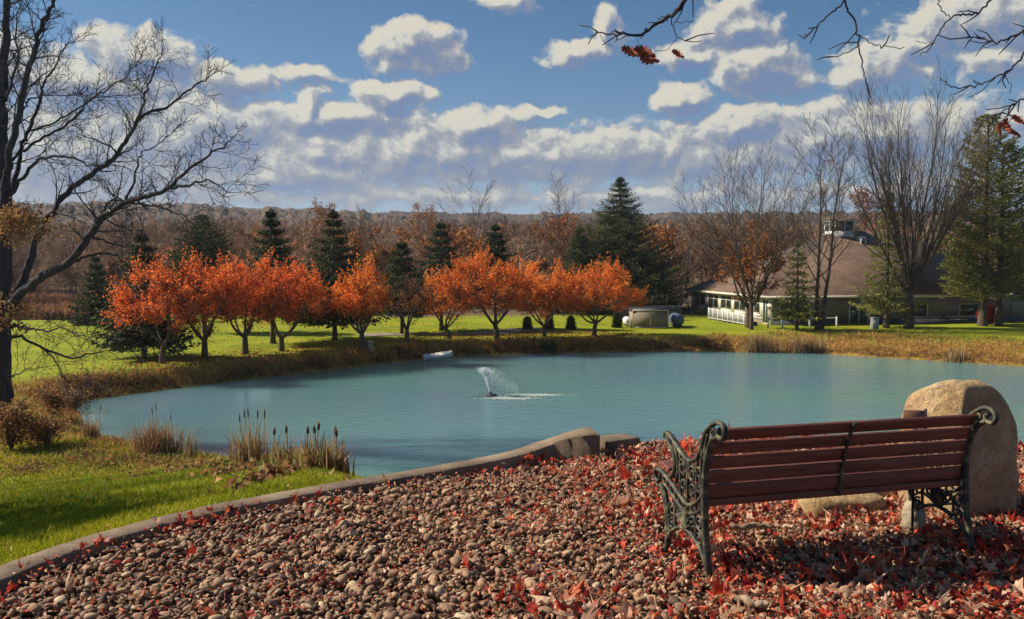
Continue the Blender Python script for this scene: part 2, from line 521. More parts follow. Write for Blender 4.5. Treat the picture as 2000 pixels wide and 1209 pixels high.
def build_ground():
    ys = np.concatenate([np.linspace(-8, 12, 90), np.linspace(12.2, 120, 420), np.geomspace(122, 6500, 130)])
    s = np.linspace(-1, 1, 380)
    half = np.maximum(14, .78 * ys + 14)
    X = s[None, :] * half[:, None]; Y = np.repeat(ys[:, None], len(s), 1)
    Z = land(X.ravel(), Y.ravel()).reshape(X.shape)
    n, mcol = X.shape
    i = np.arange(n - 1)[:, None] * mcol; j = np.arange(mcol - 1)[None, :]
    F = np.stack([i + j, i + j + 1, i + mcol + j + 1, i + mcol + j], -1).reshape(-1, 4)
    V = np.stack([X, Y, Z], -1).reshape(-1, 3)
    sp = poly_sd(V[:, 0], V[:, 1], POND); sg = poly_sd(V[:, 0], V[:, 1], GRAVEL)
    bw = bank_width(V[:, 0], V[:, 1])
    near = (V[:, 1] < 46) & (V[:, 0] < 0)
    bw = np.where(near, bw * 2.2, bw)
    bank = 1 - sstep(.55, 1.15, sp / bw + (fbm(V[:, 0] / 2.2, V[:, 1] / 2.2, 51, 3) - .45) * .8)
    m, nt, b = new_mat("lawn_ground")
    at = nt.nodes.new("ShaderNodeAttribute"); at.attribute_name = "bank"
    ag = nt.nodes.new("ShaderNodeAttribute"); ag.attribute_name = "bed"
    aw = nt.nodes.new("ShaderNodeAttribute"); aw.attribute_name = "wild"
    f1 = noise_node(nt, .22, 5, .6); f2 = noise_node(nt, 6, 6, .65)
    gcol = ramp(nt, f1, [(.3, (.16, .20, .012)), (.5, (.235, .27, .016)), (.7, (.32, .315, .024))])
    gcol = mixc(nt, .45, gcol, ramp(nt, noise_node(nt, 1.1, 6, .7), [(.34, (.55, .62, .4)), (.5, (1, 1, 1)), (.66, (1.2, 1.05, .9))]), 'MULTIPLY')
    gcol = mixc(nt, .5, gcol, ramp(nt, f2, [(.3, (.45, .5, .35)), (.7, (1.25, 1.2, 1.1))]), 'MULTIPLY')
    f3 = noise_node(nt, 1.3, 6, .65)
    bcol = ramp(nt, f3, [(.28, (.05, .028, .012)), (.42, (.19, .10, .03)), (.55, (.30, .19, .04)), (.7, (.22, .21, .03))])
    wcol = ramp(nt, f3, [(.3, (.07, .05, .035)), (.55, (.16, .11, .07)), (.75, (.21, .16, .09))])
    c = mixc(nt, at.outputs["Fac"], gcol, bcol)
    c = mixc(nt, aw.outputs["Fac"], c, wcol)
    c = mixc(nt, ag.outputs["Fac"], c, (.045, .032, .024))
    nt.links.new(c, b.inputs["Base Color"]); b.inputs["Roughness"].default_value = .95; b.inputs["Specular IOR Level"].default_value = .1
    bump(nt, b, f2, .6, .05)
    ob = mesh_np("ground", V, F, m, smooth=True)
    for nm, val in (("bank", bank), ("bed", (sg < .12).astype(float)), ("wild", sstep(106, 112, V[:, 1] + (fbm(V[:, 0] / 12, V[:, 1] / 12, 61) - .45) * 8 - .06 * np.abs(V[:, 0] + 10)))):
        a = ob.data.attributes.new(nm, 'FLOAT', 'POINT'); a.data.foreach_set("value", np.asarray(val, np.float32))
    tag(ob, kind="structure")


build_ground()


def build_water():
    m, nt, b = new_mat("pond_water")
    g = nt.nodes.new("ShaderNodeNewGeometry"); pos = g.outputs["Position"]
    big = noise_node(nt, .06, 3, .5, pos)
    b.inputs["Base Color"].default_value = (.026, .12, .115, 1)
    nt.links.new(ramp(nt, big, [(.35, (.12, .23, .295)), (.65, (.125, .28, .245))]), b.inputs["Base Color"])
    b.inputs["Roughness"].default_value = .07; b.inputs["IOR"].default_value = 1.6; b.inputs["Specular IOR Level"].default_value = .5
    b.subsurface_method = 'BURLEY'; b.inputs["Subsurface Weight"].default_value = 1.0; b.inputs["Subsurface Radius"].default_value = (1, 1, 1); b.inputs["Subsurface Scale"].default_value = 5.0
    mp = nt.nodes.new("ShaderNodeMapping"); mp.inputs["Scale"].default_value = (.75, 1.5, 1); mp.inputs["Rotation"].default_value = (0, 0, R(12))
    nt.links.new(pos, mp.inputs["Vector"])
    n1 = noise_node(nt, 1.2, 3, .6, mp.outputs[0], .4); n2 = noise_node(nt, 4.2, 3, .65, mp.outputs[0], .3)
    h = math_n(nt, 'ADD', math_n(nt, 'MULTIPLY', n1, .75), math_n(nt, 'MULTIPLY', n2, .36))
    # breeze: rougher towards the right half, calmer under the left bank
    sep = nt.nodes.new("ShaderNodeSeparateXYZ"); nt.links.new(pos, sep.inputs[0])
    br = nt.nodes.new("ShaderNodeMapRange"); br.interpolation_type = 'SMOOTHSTEP'
    br.inputs[1].default_value = -22; br.inputs[2].default_value = 6; br.inputs[3].default_value = .08; br.inputs[4].default_value = .8
    nt.links.new(math_n(nt, 'ADD', sep.outputs[0], math_n(nt, 'MULTIPLY', math_n(nt, 'SUBTRACT', big, .5), 60)), br.inputs[0])
    bn = nt.nodes.new("ShaderNodeBump"); bn.inputs["Distance"].default_value = .17
    nt.links.new(br.outputs[0], bn.inputs["Strength"]); nt.links.new(h, bn.inputs["Height"]); nt.links.new(bn.outputs[0], b.inputs["Normal"])
    V = [(-45, 22, WZ), (75, 22, WZ), (75, 100, WZ), (-45, 100, WZ)]
    tag(mesh_np("pond_water", V, np.array([[0, 1, 2, 3]]), m), kind="structure")


build_water()

# ------------------------------------------------------------------ retaining kerb round the gravel bed
def catmull(pts, per=8):
    pts = np.asarray(pts, float); out = []
    pp = np.vstack([2 * pts[0] - pts[1], pts, 2 * pts[-1] - pts[-2]])
    for i in range(1, len(pp) - 2):
        p0, p1, p2, p3 = pp[i - 1], pp[i], pp[i + 1], pp[i + 2]
        for t in np.arange(per) / per:
            out.append(.5 * (2 * p1 + (p2 - p0) * t + (2 * p0 - 5 * p1 + 4 * p2 - p3) * t * t + (3 * p1 - p0 - 3 * p2 + p3) * t ** 3))
    out.append(pts[-1])
    return np.array(out)


def build_wall():
    m, nt, b = new_mat("kerb_timber")
    g = nt.nodes.new("ShaderNodeNewGeometry")
    f = noise_node(nt, 2.2, 5, .6)
    mp_ = nt.nodes.new('ShaderNodeMapping'); mp_.inputs['Rotation'].default_value = (0, 0, R(-40)); mp_.inputs['Scale'].default_value = (.35, 1.6, 1); nt.links.new(g.outputs['Position'], mp_.inputs['Vector'])
    f2 = noise_node(nt, 20, 6, .72, mp_.outputs[0])
    c = ramp(nt, f, [(.3, (.13, .088, .055)), (.5, (.215, .152, .098)), (.7, (.32, .235, .155))])
    c = mixc(nt, .6, c, ramp(nt, f2, [(.3, (.55, .52, .5)), (.6, (1, 1, 1))]), 'MULTIPLY')
    nt.links.new(c, b.inputs["Base Color"]); b.inputs["Roughness"].default_value = .9
    bump(nt, b, math_n(nt, 'ADD', f2, noise_node(nt, 70, 4, .7)), .8, .014)
    C = catmull(WALL, 10)
    T = np.gradient(C, axis=0); T[:, 2] = 0; T /= np.linalg.norm(T, axis=1)[:, None]
    Nn = np.stack([-T[:, 1], T[:, 0], T[:, 2] * 0], -1)      # towards the lawn
    hw = np.interp(np.arange(len(C)), [0, len(C) * .75, len(C) - 1], [.098, .09, .165])[:, None]
    jit = (fbm(np.arange(len(C)) / 4, np.zeros(len(C)), 71)[:, None] - .45) * .010
    top = C[:, 2:3] + jit
    z = lambda v: np.hstack([np.zeros((len(C), 2)), v])
    B0 = np.hstack([C[:, :2], np.zeros((len(C), 1))])
    e = .010
    rows = [B0 + Nn * hw + z(top * 0 - .6), B0 + Nn * hw + z(top - e), B0 + Nn * (hw - e) + z(top), B0 - Nn * (hw - e) + z(top), B0 - Nn * hw + z(top - e), B0 - Nn * hw + z(top * 0 - .6)]
    V = np.stack(rows, 1); n, k = V.shape[:2]
    i = np.arange(n - 1)[:, None] * k; j = np.arange(k - 1)[None, :]
    F = np.stack([i + j, i + j + 1, i + k + j + 1, i + k + j], -1).reshape(-1, 4)
    mb = MB(); mb.add(V.reshape(-1, 3), F); mb.add(V[-1], [list(range(k))]); mb.add(V[0], [list(range(k))[::-1]])
    o = mb.build("retaining_wall", m)
    tag(o, "low curved brown retaining edge between the gravel bed and the lawn, rising to a blunt end", "wall")
    # loose block beside the raised end
    a = PZ(1172, 866, .1); c_ = PZ(1236, 856, .1)
    M_ = np.eye(4); dx = c_ - a; L = np.hypot(dx[0], dx[1]); ang = math.atan2(dx[1], dx[0])
    mb = MB(); mb.box((0, -.13, -.3), (L, .13, .115))
    ob = mb.build("stone_block", m)
    ob.location = (a[0], a[1] + .12, 0); ob.rotation_euler = (0, R(1.5), ang)
    bv = ob.modifiers.new("b", 'BEVEL'); bv.width = .02; bv.segments = 2
    tag(ob, "short low block lying beside the blunt end of the curved retaining edge", "block")


build_wall()

# ------------------------------------------------------------------ river stones
def ico(sub):
    bm = bmesh.new(); bmesh.ops.create_icosphere(bm, subdivisions=sub, radius=1)
    V = np.array([v.co[:] for v in bm.verts]); F = np.array([[v.index for v in f.verts] for f in bm.faces]); bm.free()
    return V, F


def rot_mats(n, r, tilt=1.0):
    a = r.uniform(0, 2 * math.pi, n); b = r.normal(0, .45 * tilt, n); c = r.normal(0, .45 * tilt, n)
    ca, sa, cb, sb, cc, sc_ = np.cos(a), np.sin(a), np.cos(b), np.sin(b), np.cos(c), np.sin(c)
    Rz = np.zeros((n, 3, 3)); Rz[:, 0, 0] = ca; Rz[:, 0, 1] = -sa; Rz[:, 1, 0] = sa; Rz[:, 1, 1] = ca; Rz[:, 2, 2] = 1
    Rx = np.zeros((n, 3, 3)); Rx[:, 0, 0] = 1; Rx[:, 1, 1] = cb; Rx[:, 1, 2] = -sb; Rx[:, 2, 1] = sb; Rx[:, 2, 2] = cb
    Ry = np.zeros((n, 3, 3)); Ry[:, 1, 1] = 1; Ry[:, 0, 0] = cc; Ry[:, 0, 2] = sc_; Ry[:, 2, 0] = -sc_; Ry[:, 2, 2] = cc
    return Ry @ Rx @ Rz


def scatter_in(n, r, x0, x1, y0, y1):
    return r.uniform(x0, x1, n), r.uniform(y0, y1, n)


def build_stones():
    r = np.random.default_rng(11)
    V0, F0 = ico(2); base = [V0 * (1 + .16 * np.array([mnoise.noise(Vector(v * 1.3 + s * 7)) for v in V0]))[:, None] for s in range(6)]
    x, y = scatter_in(122000, r, -5.2, 9.2, 3.0, 9.4)
    sg = poly_sd(x, y, GRAVEL)
    k = (sg < .0) & (np.abs(x) < .68 * y + np.where(x > 0, 2.4, .6))
    x, y, sg = x[k], y[k], sg[k]; n = len(x)
    rad = np.clip(r.lognormal(math.log(.0148), .42, n), .006, .030)
    inner = sg < -.19
    nearwall = (~inner) & (x < 1.1)
    keep = ~nearwall
    x, y, rad = x[keep], y[keep], rad[keep]; n = len(x)
    z = land(x, y) + r.uniform(-.012, .052, n) + .03 * (fbm(x * 4, y * 4, 43, 2) - .4)
    S = np.stack([rad * r.uniform(1.0, 1.75, n), rad * r.uniform(.75, 1.1, n), rad * r.uniform(.42, .75, n)], -1)
    Rm = rot_mats(n, r, .9)
    Vs = []; Fs = []; tn = []
    which = r.integers(0, 6, n); off = 0
    for w in range(6):
        idx = np.where(which == w)[0]
        B = base[w][None] * S[idx][:, None, :]
        B = np.einsum('nij,nvj->nvi', Rm[idx], B) + np.stack([x[idx], y[idx], z[idx]], -1)[:, None, :]
        Vs.append(B.reshape(-1, 3)); Fs.append((F0[None] + (np.arange(len(idx)) * len(V0))[:, None, None] + off).reshape(-1, 3))
        tn.append(np.repeat(r.beta(2.2, 2.2, len(idx)), len(F0))); off += B.shape[0] * B.shape[1]
    o = mesh_np("gravel", np.concatenate(Vs), np.concatenate(Fs), M['stones'], tone=np.concatenate(tn), smooth=True)
    tag(o, "rounded tan and brown river stones covering the ground round the bench", "gravel", kind="stuff")


build_stones()

# ------------------------------------------------------------------ fallen leaves
def maple():
    an = []; rr = []
    for a, l in ((-140, .62), (-118, .52), (-95, .82), (-66, .60), (-45, .98), (-22, .66), (0, 1.1), (22, .66), (45, .98), (66, .60), (95, .82), (118, .52), (140, .62), (180, .25)):
        an.append(R(a)); rr.append(l)
    an = np.array(an); rr = np.array(rr)
    rim = np.stack([rr * np.sin(an), rr * np.cos(an), 0 * an], -1)
    mid = rim * .5
    V = np.vstack([[0, 0, 0], mid, rim]); n = len(rim)
    F3 = [(0, 1 + i, 1 + (i + 1) % n) for i in range(n)]
    F4 = [(1 + i, 1 + n + i, 1 + n + (i + 1) % n, 1 + (i + 1) % n) for i in range(n)]
    # all triangles for one face array
    F = F3 + [(a, b, c) for a, b, c, d in F4] + [(a, c, d) for a, b, c, d in F4]
    return V, np.array(F)


def leaf_mesh(name, x, y, z, size, tone, r, mat, curl=.5, tilt=1.0):
    V0, F0 = maple(); n = len(x)
    cx = r.normal(0, curl, n)[:, None]; cy = r.normal(0, curl, n)[:, None]; tw = r.normal(0, curl * .6, n)[:, None]
    B = np.repeat(V0[None], n, 0)
    B[:, :, 2] = cx * V0[None, :, 0] ** 2 + cy * V0[None, :, 1] ** 2 + tw * V0[None, :, 0] * V0[None, :, 1]
    B[:, :, 0] *= (1 - .28 * np.minimum(1, np.abs(cx))); B[:, :, 1] *= (1 - .28 * np.minimum(1, np.abs(cy)))
    B[:, :, 0] *= r.uniform(.35, 1.05, n)[:, None]; B[:, :, 2] += .10 * np.sin(B[:, :, 0] * 7 + r.uniform(0, 6, n)[:, None]) + .10 * np.sin(B[:, :, 1] * 6 + r.uniform(0, 6, n)[:, None])
    B *= np.asarray(size)[:, None, None]
    B = np.einsum('nij,nvj->nvi', rot_mats(n, r, tilt), B) + np.stack([x, y, z], -1)[:, None, :]
    F = (F0[None] + (np.arange(n) * len(V0))[:, None, None]).reshape(-1, 3)
    return mesh_np(name, B.reshape(-1, 3), F, mat, tone=np.repeat(tone, len(F0)))


def build_leaves():
    r = np.random.default_rng(12)
    x, y = scatter_in(60000, r, -5.2, 9.2, 3.2, 9.2)
    sg = poly_sd(x, y, GRAVEL)
    px = 1000 + x / y * 1700; py = 510 + 1.7 / y * 1700
    # drifts: thick round and under the bench, thin on the open stones, a drift along the kerb
    dens = .05 + .95 * sstep(.05, .75, x - .35 * (5.2 - y) - .35 + (fbm(x * .9, y * .9, 81, 3) - .45) * 2.0) * sstep(9.3, 6.8, y)
    dens = np.maximum(dens, .28 * sstep(-.42, -.22, sg) * (x < 0.4) * sstep(.35, .6, fbm(x * 1.4, y * 1.4, 83, 3) + .12))
    dens = np.maximum(dens, .95 * sstep(4.75, 4.3, y + (fbm(x * 1.5, y, 85) - .45) * .9) * sstep(-.25, .2, x))
    dens = np.maximum(dens, .22 * sstep(.5, .62, fbm(x * 1.1 + 4, y * 1.1, 87, 3)))
    dens *= .35 + .65 * sstep(.3, .55, fbm(x * 2.6, y * 2.6, 88, 2))
    k = (sg < -.02) & (r.random(len(x)) < np.clip(dens * .95, 0, .85)) & (np.abs(x) < .68 * y + np.where(x > 0, 2.4, .6))
    x, y, sg = x[k], y[k], sg[k]; n = len(x)
    size = np.clip(r.lognormal(math.log(.032), .38, n), .012, .075)
    z = land(x, y) + .045 + r.uniform(0, .045, n)
    red = fbm(x * 1.0, y * 1.0, 89, 3)
    bed = (sg > -.45) & (x < .3)
    tone = np.where(r.random(n) < np.where(bed, .85, .38 + .75 * sstep(.36, .62, red)), r.uniform(0.0, .55, n), r.uniform(.5, 1, n))
    o = leaf_mesh("fallen_leaves", x, y, z, size, tone, r, M['litter'], .95, 1.5)
    tag(o, "red and tan fallen maple leaves lying on the river stones", "leaves", kind="stuff")
    # crumbled bits between the stones
    x, y = scatter_in(70000, r, -5.2, 9.2, 3.2, 9.2); sg = poly_sd(x, y, GRAVEL)
    k = (sg < -.05) & (np.abs(x) < .68 * y + np.where(x > 0, 2.4, .6)) & (r.random(len(x)) < .5 + .4 * sstep(-1.5, 1.5, x)); x, y = x[k], y[k]; n = len(x)
    o = cards("leaf_crumbs", np.stack([x, y, land(x, y) + .035 + r.uniform(0, .04, n)], -1), .026, np.where(r.random(n) < .35, r.uniform(.05, .5, n), r.uniform(.5, 1, n)), r, M['litter'], None, asp=.6)
    tag(o, "crumbled red and tan leaf bits between the river stones", "leaves", kind="stuff")
    # a few on the grass near the kerb and along the near shore
    x, y = scatter_in(15000, r, -20, 0, 4, 34)
    sg = poly_sd(x, y, GRAVEL); sp = poly_sd(x, y, POND)
    d = .05 + .4 * sstep(.5, .65, fbm(x / 2.2, y / 2.2, 91, 3)) + .5 * sstep(9, 3, sp)
    k = (sg > .15) & (sp > .4) & (r.random(len(x)) < d * .5) & (np.abs(x) < .66 * y)
    x, y = x[k], y[k]; n = len(x)
    o = leaf_mesh("lawn_leaves", x, y, land(x, y) + .05, r.uniform(.028, .055, n), r.uniform(.5, 1, n), r, M['litter'], .9, 1.4)
    tag(o, "scattered dry tan leaves on the lawn by the kerb", "leaves", kind="stuff")



# ------------------------------------------------------------------ grass blades
def blades(name, x, y, z, h, w, tone, r, mat, lean=.35, kind="stuff", label=None, seg=2, parent=None, cat="grass"):
    """one bent ribbon per blade: two quads and a tip"""
    n = len(x)
    a = r.uniform(0, 2 * math.pi, n); dx, dy = np.cos(a), np.sin(a)
    la = r.uniform(0, 2 * math.pi, n); lx = np.cos(la) * lean * np.abs(r.normal(0, 1, n)); ly = np.sin(la) * lean * np.abs(r.normal(0, 1, n))
    P0 = np.stack([x, y, z], -1); W = np.stack([dx, dy, 0 * dx], -1) * (np.asarray(w) / 2)[:, None]
    Hh = np.asarray(h)[:, None]; Ld = np.stack([lx, ly, 0 * lx], -1)
    mid = P0 + Hh * (np.array([0, 0, .55]) + Ld * .28); tip = P0 + Hh * (np.array([0, 0, .95]) + Ld)
    V = np.stack([P0 - W, P0 + W, mid + W * .75, mid - W * .75, tip], 1).reshape(-1, 3)
    b = np.arange(n)[:, None] * 5
    F4 = b + np.array([[0, 1, 2, 3]]); F3 = b + np.array([[3, 2, 4]])
    o = mesh_np(name, V, [F3, F4], mat, parent, tone=np.concatenate([tone, tone]))
    if parent is None:
        tag(o, label, cat, kind=kind)
    return o


def build_far_litter():
    r = np.random.default_rng(14)
    x, y = scatter_in(90000, r, -34, 18, 54, 98)
    sp = poly_sd(x, y, POND)
    rowd = np.minimum.reduce([np.hypot(x - a, (y - b) * .8) for a, b in ((-22, 57), (-20, 61), (-18, 64), (-15.5, 66), (-11.5, 69), (-8, 73), (-5, 77), (-1, 79), (4, 81), (9, 82))])
    k = (sp > 1.0) & (r.random(len(x)) < .55 * sstep(6.5, .5, rowd) + .03)
    x, y = x[k], y[k]; n = len(x)
    c = np.stack([x, y, land(x, y) + .05], -1)
    o = cards("orange_litter", c, .13, np.clip(r.normal(.5, .25, n), 0, 1), r, M['leaf_rust'], None, up=0)
    tag(o, "fallen orange leaves on the lawn under the orange trees", "leaves", kind="stuff")


def build_grass():
    r = np.random.default_rng(13)
    xs = []; ys = []
    # density falls with distance so that near blades stay fine
    for (n, y0, y1) in ((52000, 4.2, 9), (46000, 9, 16), (52000, 16, 34)):
        y = r.uniform(y0, y1, n); x = -r.uniform(0, 1, n) * .66 * y - 0
        xs.append(x); ys.append(y)
    x = np.concatenate(xs); y = np.concatenate(ys)
    sg = poly_sd(x, y, GRAVEL); sp = poly_sd(x, y, POND)
    k = (sg > .13) & (sp > .2)
    x, y, sp = x[k], y[k], sp[k]; n = len(x)
    h = r.uniform(.035, .065, n) * (1 + y / 22) ; w = .006 * (1 + y / 6)
    t = np.clip(.35 + (fbm(x / 1.6, y / 1.6, 95, 3) - .45) * 1.3 + r.normal(0, .14, n), 0, .84)
    blades("lawn_grass", x, y, land(x, y) - .004, h, w, t, r, M['blade'], .5, label="short mown green grass between the kerb and the pond")
    # rough growth on the near shore
    x, y = scatter_in(90000, r, -34, 4, 15, 50)
    sp = poly_sd(x, y, POND)
    k = (sp > .05) & (sp < 12) & (y < 48) & (r.random(len(x)) < sstep(11, 3, sp + (fbm(x / 1.5, y / 1.5, 97, 3) - .45) * 10))
    x, y, sp = x[k], y[k], sp[k]; n = len(x)
    t = np.clip(.68 + (fbm(x / 1.2, y / 1.2, 99, 3) - .45) * 2.2 + r.normal(0, .12, n), 0, 1)
    blades("shore_weeds", x, y, land(x, y) - .01, r.uniform(.10, .34, n) * (1 - .45 * sstep(3, 9, sp)), .035 + 0 * x, t, r, M['bank_blade'], .7, label="rough golden and green weeds along the near shore")
    # far bank
    x, y = scatter_in(420000, r, -36, 66, 44, 96)
    sp = poly_sd(x, y, POND); bw = bank_width(x, y)
    k = (sp > .0) & (y > 47) & (r.random(len(x)) < sstep(1.15, .5, sp / bw + (fbm(x / 2.2, y / 2.2, 51, 3) - .45) * .8) * np.where(bw > 5, .55, 1))
    x, y, sp, bw = x[k], y[k], sp[k], bw[k]; n = len(x)
    t = .02 + .60 * sstep(.05, .9, sp / bw) + (fbm(x / 1.5, y / 1.5, 101, 3) - .45) * 1.1 + r.normal(0, .08, n) + .24 * (bw > 5)
    blades("bank_grass", x, y, land(x, y) - .02, r.uniform(.14, .46, n) * np.where(bw > 5, .8, 1.0), .06 + 0 * x, np.clip(t, 0, 1), r, M['bank_blade'], .7, label="long golden brown grass on the far bank of the pond")


build_grass()
SC.cycles.max_bounces = 5; SC.cycles.diffuse_bounces = 2; SC.cycles.glossy_bounces = 2; SC.cycles.transmission_bounces = 3; SC.cycles.transparent_max_bounces = 4
SC.cycles.caustics_reflective = False; SC.cycles.caustics_refractive = False

# ------------------------------------------------------------------ bare trees
def nrm(v):
    v = np.asarray(v, float); return v / (np.linalg.norm(v) + 1e-9)


def grow(out, r, p, d, L, rad, lvl, spec):
    """out: list of (level, pts, radii). spec[lvl] = dict(n kids, len ratio, angle, up, wob, start)"""
    s = spec[lvl]; n = s.get('seg', 6)
    pts = [np.array(p, float)]; d = nrm(d); st = L / n
    for i in range(n):
        d = nrm(d + r.normal(0, s['wob'], 3) + np.array([0, 0, s['up']]))
        pts.append(pts[-1] + d * st)
    pts = np.array(pts); rr = rad * np.linspace(1, s.get('taper', .3), n + 1)
    out.append((lvl, pts, rr))
    kids_on(out, r, pts, rr, L, lvl, spec)


def kids_on(out, r, pts, rr, L, lvl, spec, nk=None, start=None):
    if lvl + 1 >= len(spec): return
    s = spec[lvl]; k = s['kids'] if nk is None else nk
    st = s.get('start', .3) if start is None else start
    n = len(pts) - 1
    ph = r.uniform(0, 6.28)
    for j in range(k):
        f = st + (1 - st) * (j + r.uniform(.1, .9)) / k
        x = f * n; i = min(int(x), n - 1); q = pts[i] + (pts[i + 1] - pts[i]) * (x - i)
        T = nrm(pts[i + 1] - pts[i]); ph += 2.4 + r.normal(0, .4)
        A = nrm(np.cross(T, [.3, .2, .93] if abs(T[2]) < .9 else [1, .2, 0])); B = np.cross(T, A)
        side = A * math.cos(ph) + B * math.sin(ph)
        ang = R(max(12, r.normal(s['ang'], 9)))
        dd = T * math.cos(ang) + side * math.sin(ang)
        rad = (rr[i] + (rr[i + 1] - rr[i]) * (x - i)) * s.get('rk', .55)
        grow(out, r, q, dd, L * s['len'] * (1.15 - .55 * f) * r.uniform(.75, 1.2), max(rad, spec[lvl + 1].get('rmin', .004)), lvl + 1, spec)


def wood_meshes(out, mat, parent, split=2, kmax=(10, 7, 5, 4, 3, 3), rscale=1.0):
    """levels below split make the trunk part, the others the crown part"""
    for nm, sel in (("trunk", lambda l: l < split), ("crown", lambda l: l >= split)):
        mb = MB(); any_ = False
        for l, pts, rr in out:
            if sel(l):
                mb.tube(pts, np.maximum(rr * rscale, .0), kmax[min(l, 5)], cap=False, tone=.5); any_ = True
        if any_:
            mb.build(nm, mat, parent, smooth=True)


def flare(pts, rr):
    rr = rr.copy(); rr[0] *= 1.45; 
    if len(rr) > 2: rr[1] *= 1.1
    return rr


def base_at(px, py):
    """ground point under a photo position"""
    return ground_hit(px, py)


# ---- large bare tree at the left edge: limbs follow the photographed ones, each at its own depth
def left_tree():
    r = np.random.default_rng(21)
    D = 40.0
    zb = H(*P(6, 800, D)[:2])
    root_p = np.array([P(4, 800, D)[0], D, zb])
    root = thing("bare_tree", "huge dark bare tree with wide spreading limbs at the left edge of the pond", "tree", root_p)
    limbs = [  # list of (x, y, depth offset), base radius in metres, end radius
        ([(4, 840, 0), (3, 790, 0), (0, 700, 0), (2, 600, 0), (6, 500, .2), (8, 400, .3), (5, 312, .4), (4, 220, .3), (8, 120, 0), (14, 30, -.4), (16, -70, -.8), (22, -170, -1)], .50, .10),
        ([(8, 420, .2), (10, 360, 0), (17, 312, -.2), (35, 226, -.7), (52, 149, -1.2), (69, 94, -1.5), (83, 45, -1.8), (108, 0, -2.2), (128, -60, -2.5), (150, -140, -3)], .24, .05),
        ([(12, 400, .4), (21, 378, .7), (35, 330, 1.2), (45, 278, 1.7), (62, 243, 2.2), (80, 191, 2.6), (83, 167, 2.8), (100, 139, 3), (125, 95, 3.3), (155, 70, 3.4)], .16, .02),
        ([(14, 392, .2), (45, 345, -.4), (76, 312, -.8), (94, 306, -1.1), (139, 307, -1.5), (167, 321, -1.8), (195, 323, -2)], .11, .03),
        ([(6, 315, .4), (35, 302, .9), (69, 278, 1.4), (115, 254, 2), (149, 229, 2.5), (174, 198, 2.8), (208, 174, 3.1), (240, 156, 3.4), (265, 128, 3.7), (282, 95, 4)], .10, .015),
        ([(62, 255, 2.2), (111, 236, 1.8), (156, 208, 1.5), (195, 189, 1.2), (240, 187, .9), (285, 183, .7)], .07, .012),
        ([(35, 226, -.7), (50, 205, -.2), (62, 192, .4), (100, 185, 1), (145, 187, 1.6), (178, 197, 2.0)], .06, .015),
        ([(6, 612, 0), (34, 582, -.5), (77, 543, -1.2), (133, 513, -2), (172, 462, -2.7), (194, 432, -3.1), (215, 412, -3.4), (245, 396, -3.8), (290, 382, -4.2), (325, 371, -4.6), (350, 346, -4.8), (402, 308, -5.2), (440, 282, -5.5), (460, 262, -5.6)], .27, .02),
        ([(8, 600, .2), (34, 569, .5), (56, 522, 1), (73, 466, 1.5), (103, 414, 2), (140, 367, 2.5), (200, 325, 3), (224, 308, 3.2), (252, 266, 3.6), (280, 224, 4), (325, 210, 4.4), (364, 178, 4.8), (400, 155, 5), (420, 130, 5.2)], .26, .02),
        ([(252, 266, 3.6), (273, 224, 3.6), (282, 190, 3.5), (290, 168, 3.4), (303, 130, 3.3), (318, 100, 3.2), (311, 63, 3.2)], .10, .012),
        ([(224, 308, 3.2), (222, 290, 2.8), (190, 275, 2.4), (170, 268, 2), (150, 262, 1.7)], .07, .012),
        ([(325, 371, -4.6), (370, 362, -5), (410, 352, -5.4), (440, 372, -5.6), (470, 380, -5.8)], .07, .01),
        ([(245, 396, -3.8), (262, 345, -3.6), (275, 300, -3.4), (300, 290, -3.2), (330, 262, -3)], .08, .01),
        ([(140, 513, -2), (172, 500, -1.6), (206, 494, -1.3), (232, 503, -1), (262, 530, -.7), (285, 555, -.5)], .085, .015),
        ([(194, 432, -3.1), (205, 404, -3.2), (225, 392, -3.4), (275, 400, -3.9), (320, 405, -4.2), (352, 420, -4.5), (380, 440, -4.7)], .08, .012),
        ([(172, 462, -2.7), (210, 472, -2.5), (240, 482, -2.2), (262, 470, -2), (290, 468, -1.8)], .06, .012),
        ([(103, 414, 2), (130, 420, 1.6), (160, 434, 1.2), (182, 446, .9)], .06, .015),
        ([(10, 640, 0), (28, 637, -.4), (60, 641, -.9), (87, 646, -1.3), (115, 642, -1.6), (157, 653, -2.1), (196, 670, -2.5)], .09, .012),
        ([(10, 660, 0), (40, 660, .4), (87, 681, 1), (140, 698, 1.6), (175, 691, 2), (224, 684, 2.5), (270, 688, 3)], .10, .012),
        ([(87, 681, 1), (105, 700, .7), (122, 735, .3), (150, 762, 0), (165, 772, -.2)], .05, .01),
        ([(6, 745, 0), (24, 735, -.6), (50, 722, -1), (62, 718, -1.2)], .06, .015),
        ([(8, 300, .4), (-20, 250, .8), (-60, 180, 1.2), (-90, 90, 1.6)], .14, .03),
        ([(4, 560, 0), (-40, 500, .5), (-110, 420, 1), (-190, 340, 1.4), (-260, 240, 1.8)], .24, .03),
        ([(5, 200, .3), (20, 170, -.3), (35, 110, -1), (30, 50, -1.6), (45, -10, -2)], .09, .02),
    ]
    spec = [None, None,
            dict(kids=6, len=.5, ang=42, up=.05, wob=.14, start=.15, rk=.5, seg=6, taper=.35, rmin=.016),
            dict(kids=4, len=.52, ang=40, up=.04, wob=.16, start=.2, rk=.6, seg=4, rmin=.011),
            dict(kids=0, len=.5, ang=40, up=.05, wob=.18, seg=3, rmin=.0085, taper=.5)]
    out = []
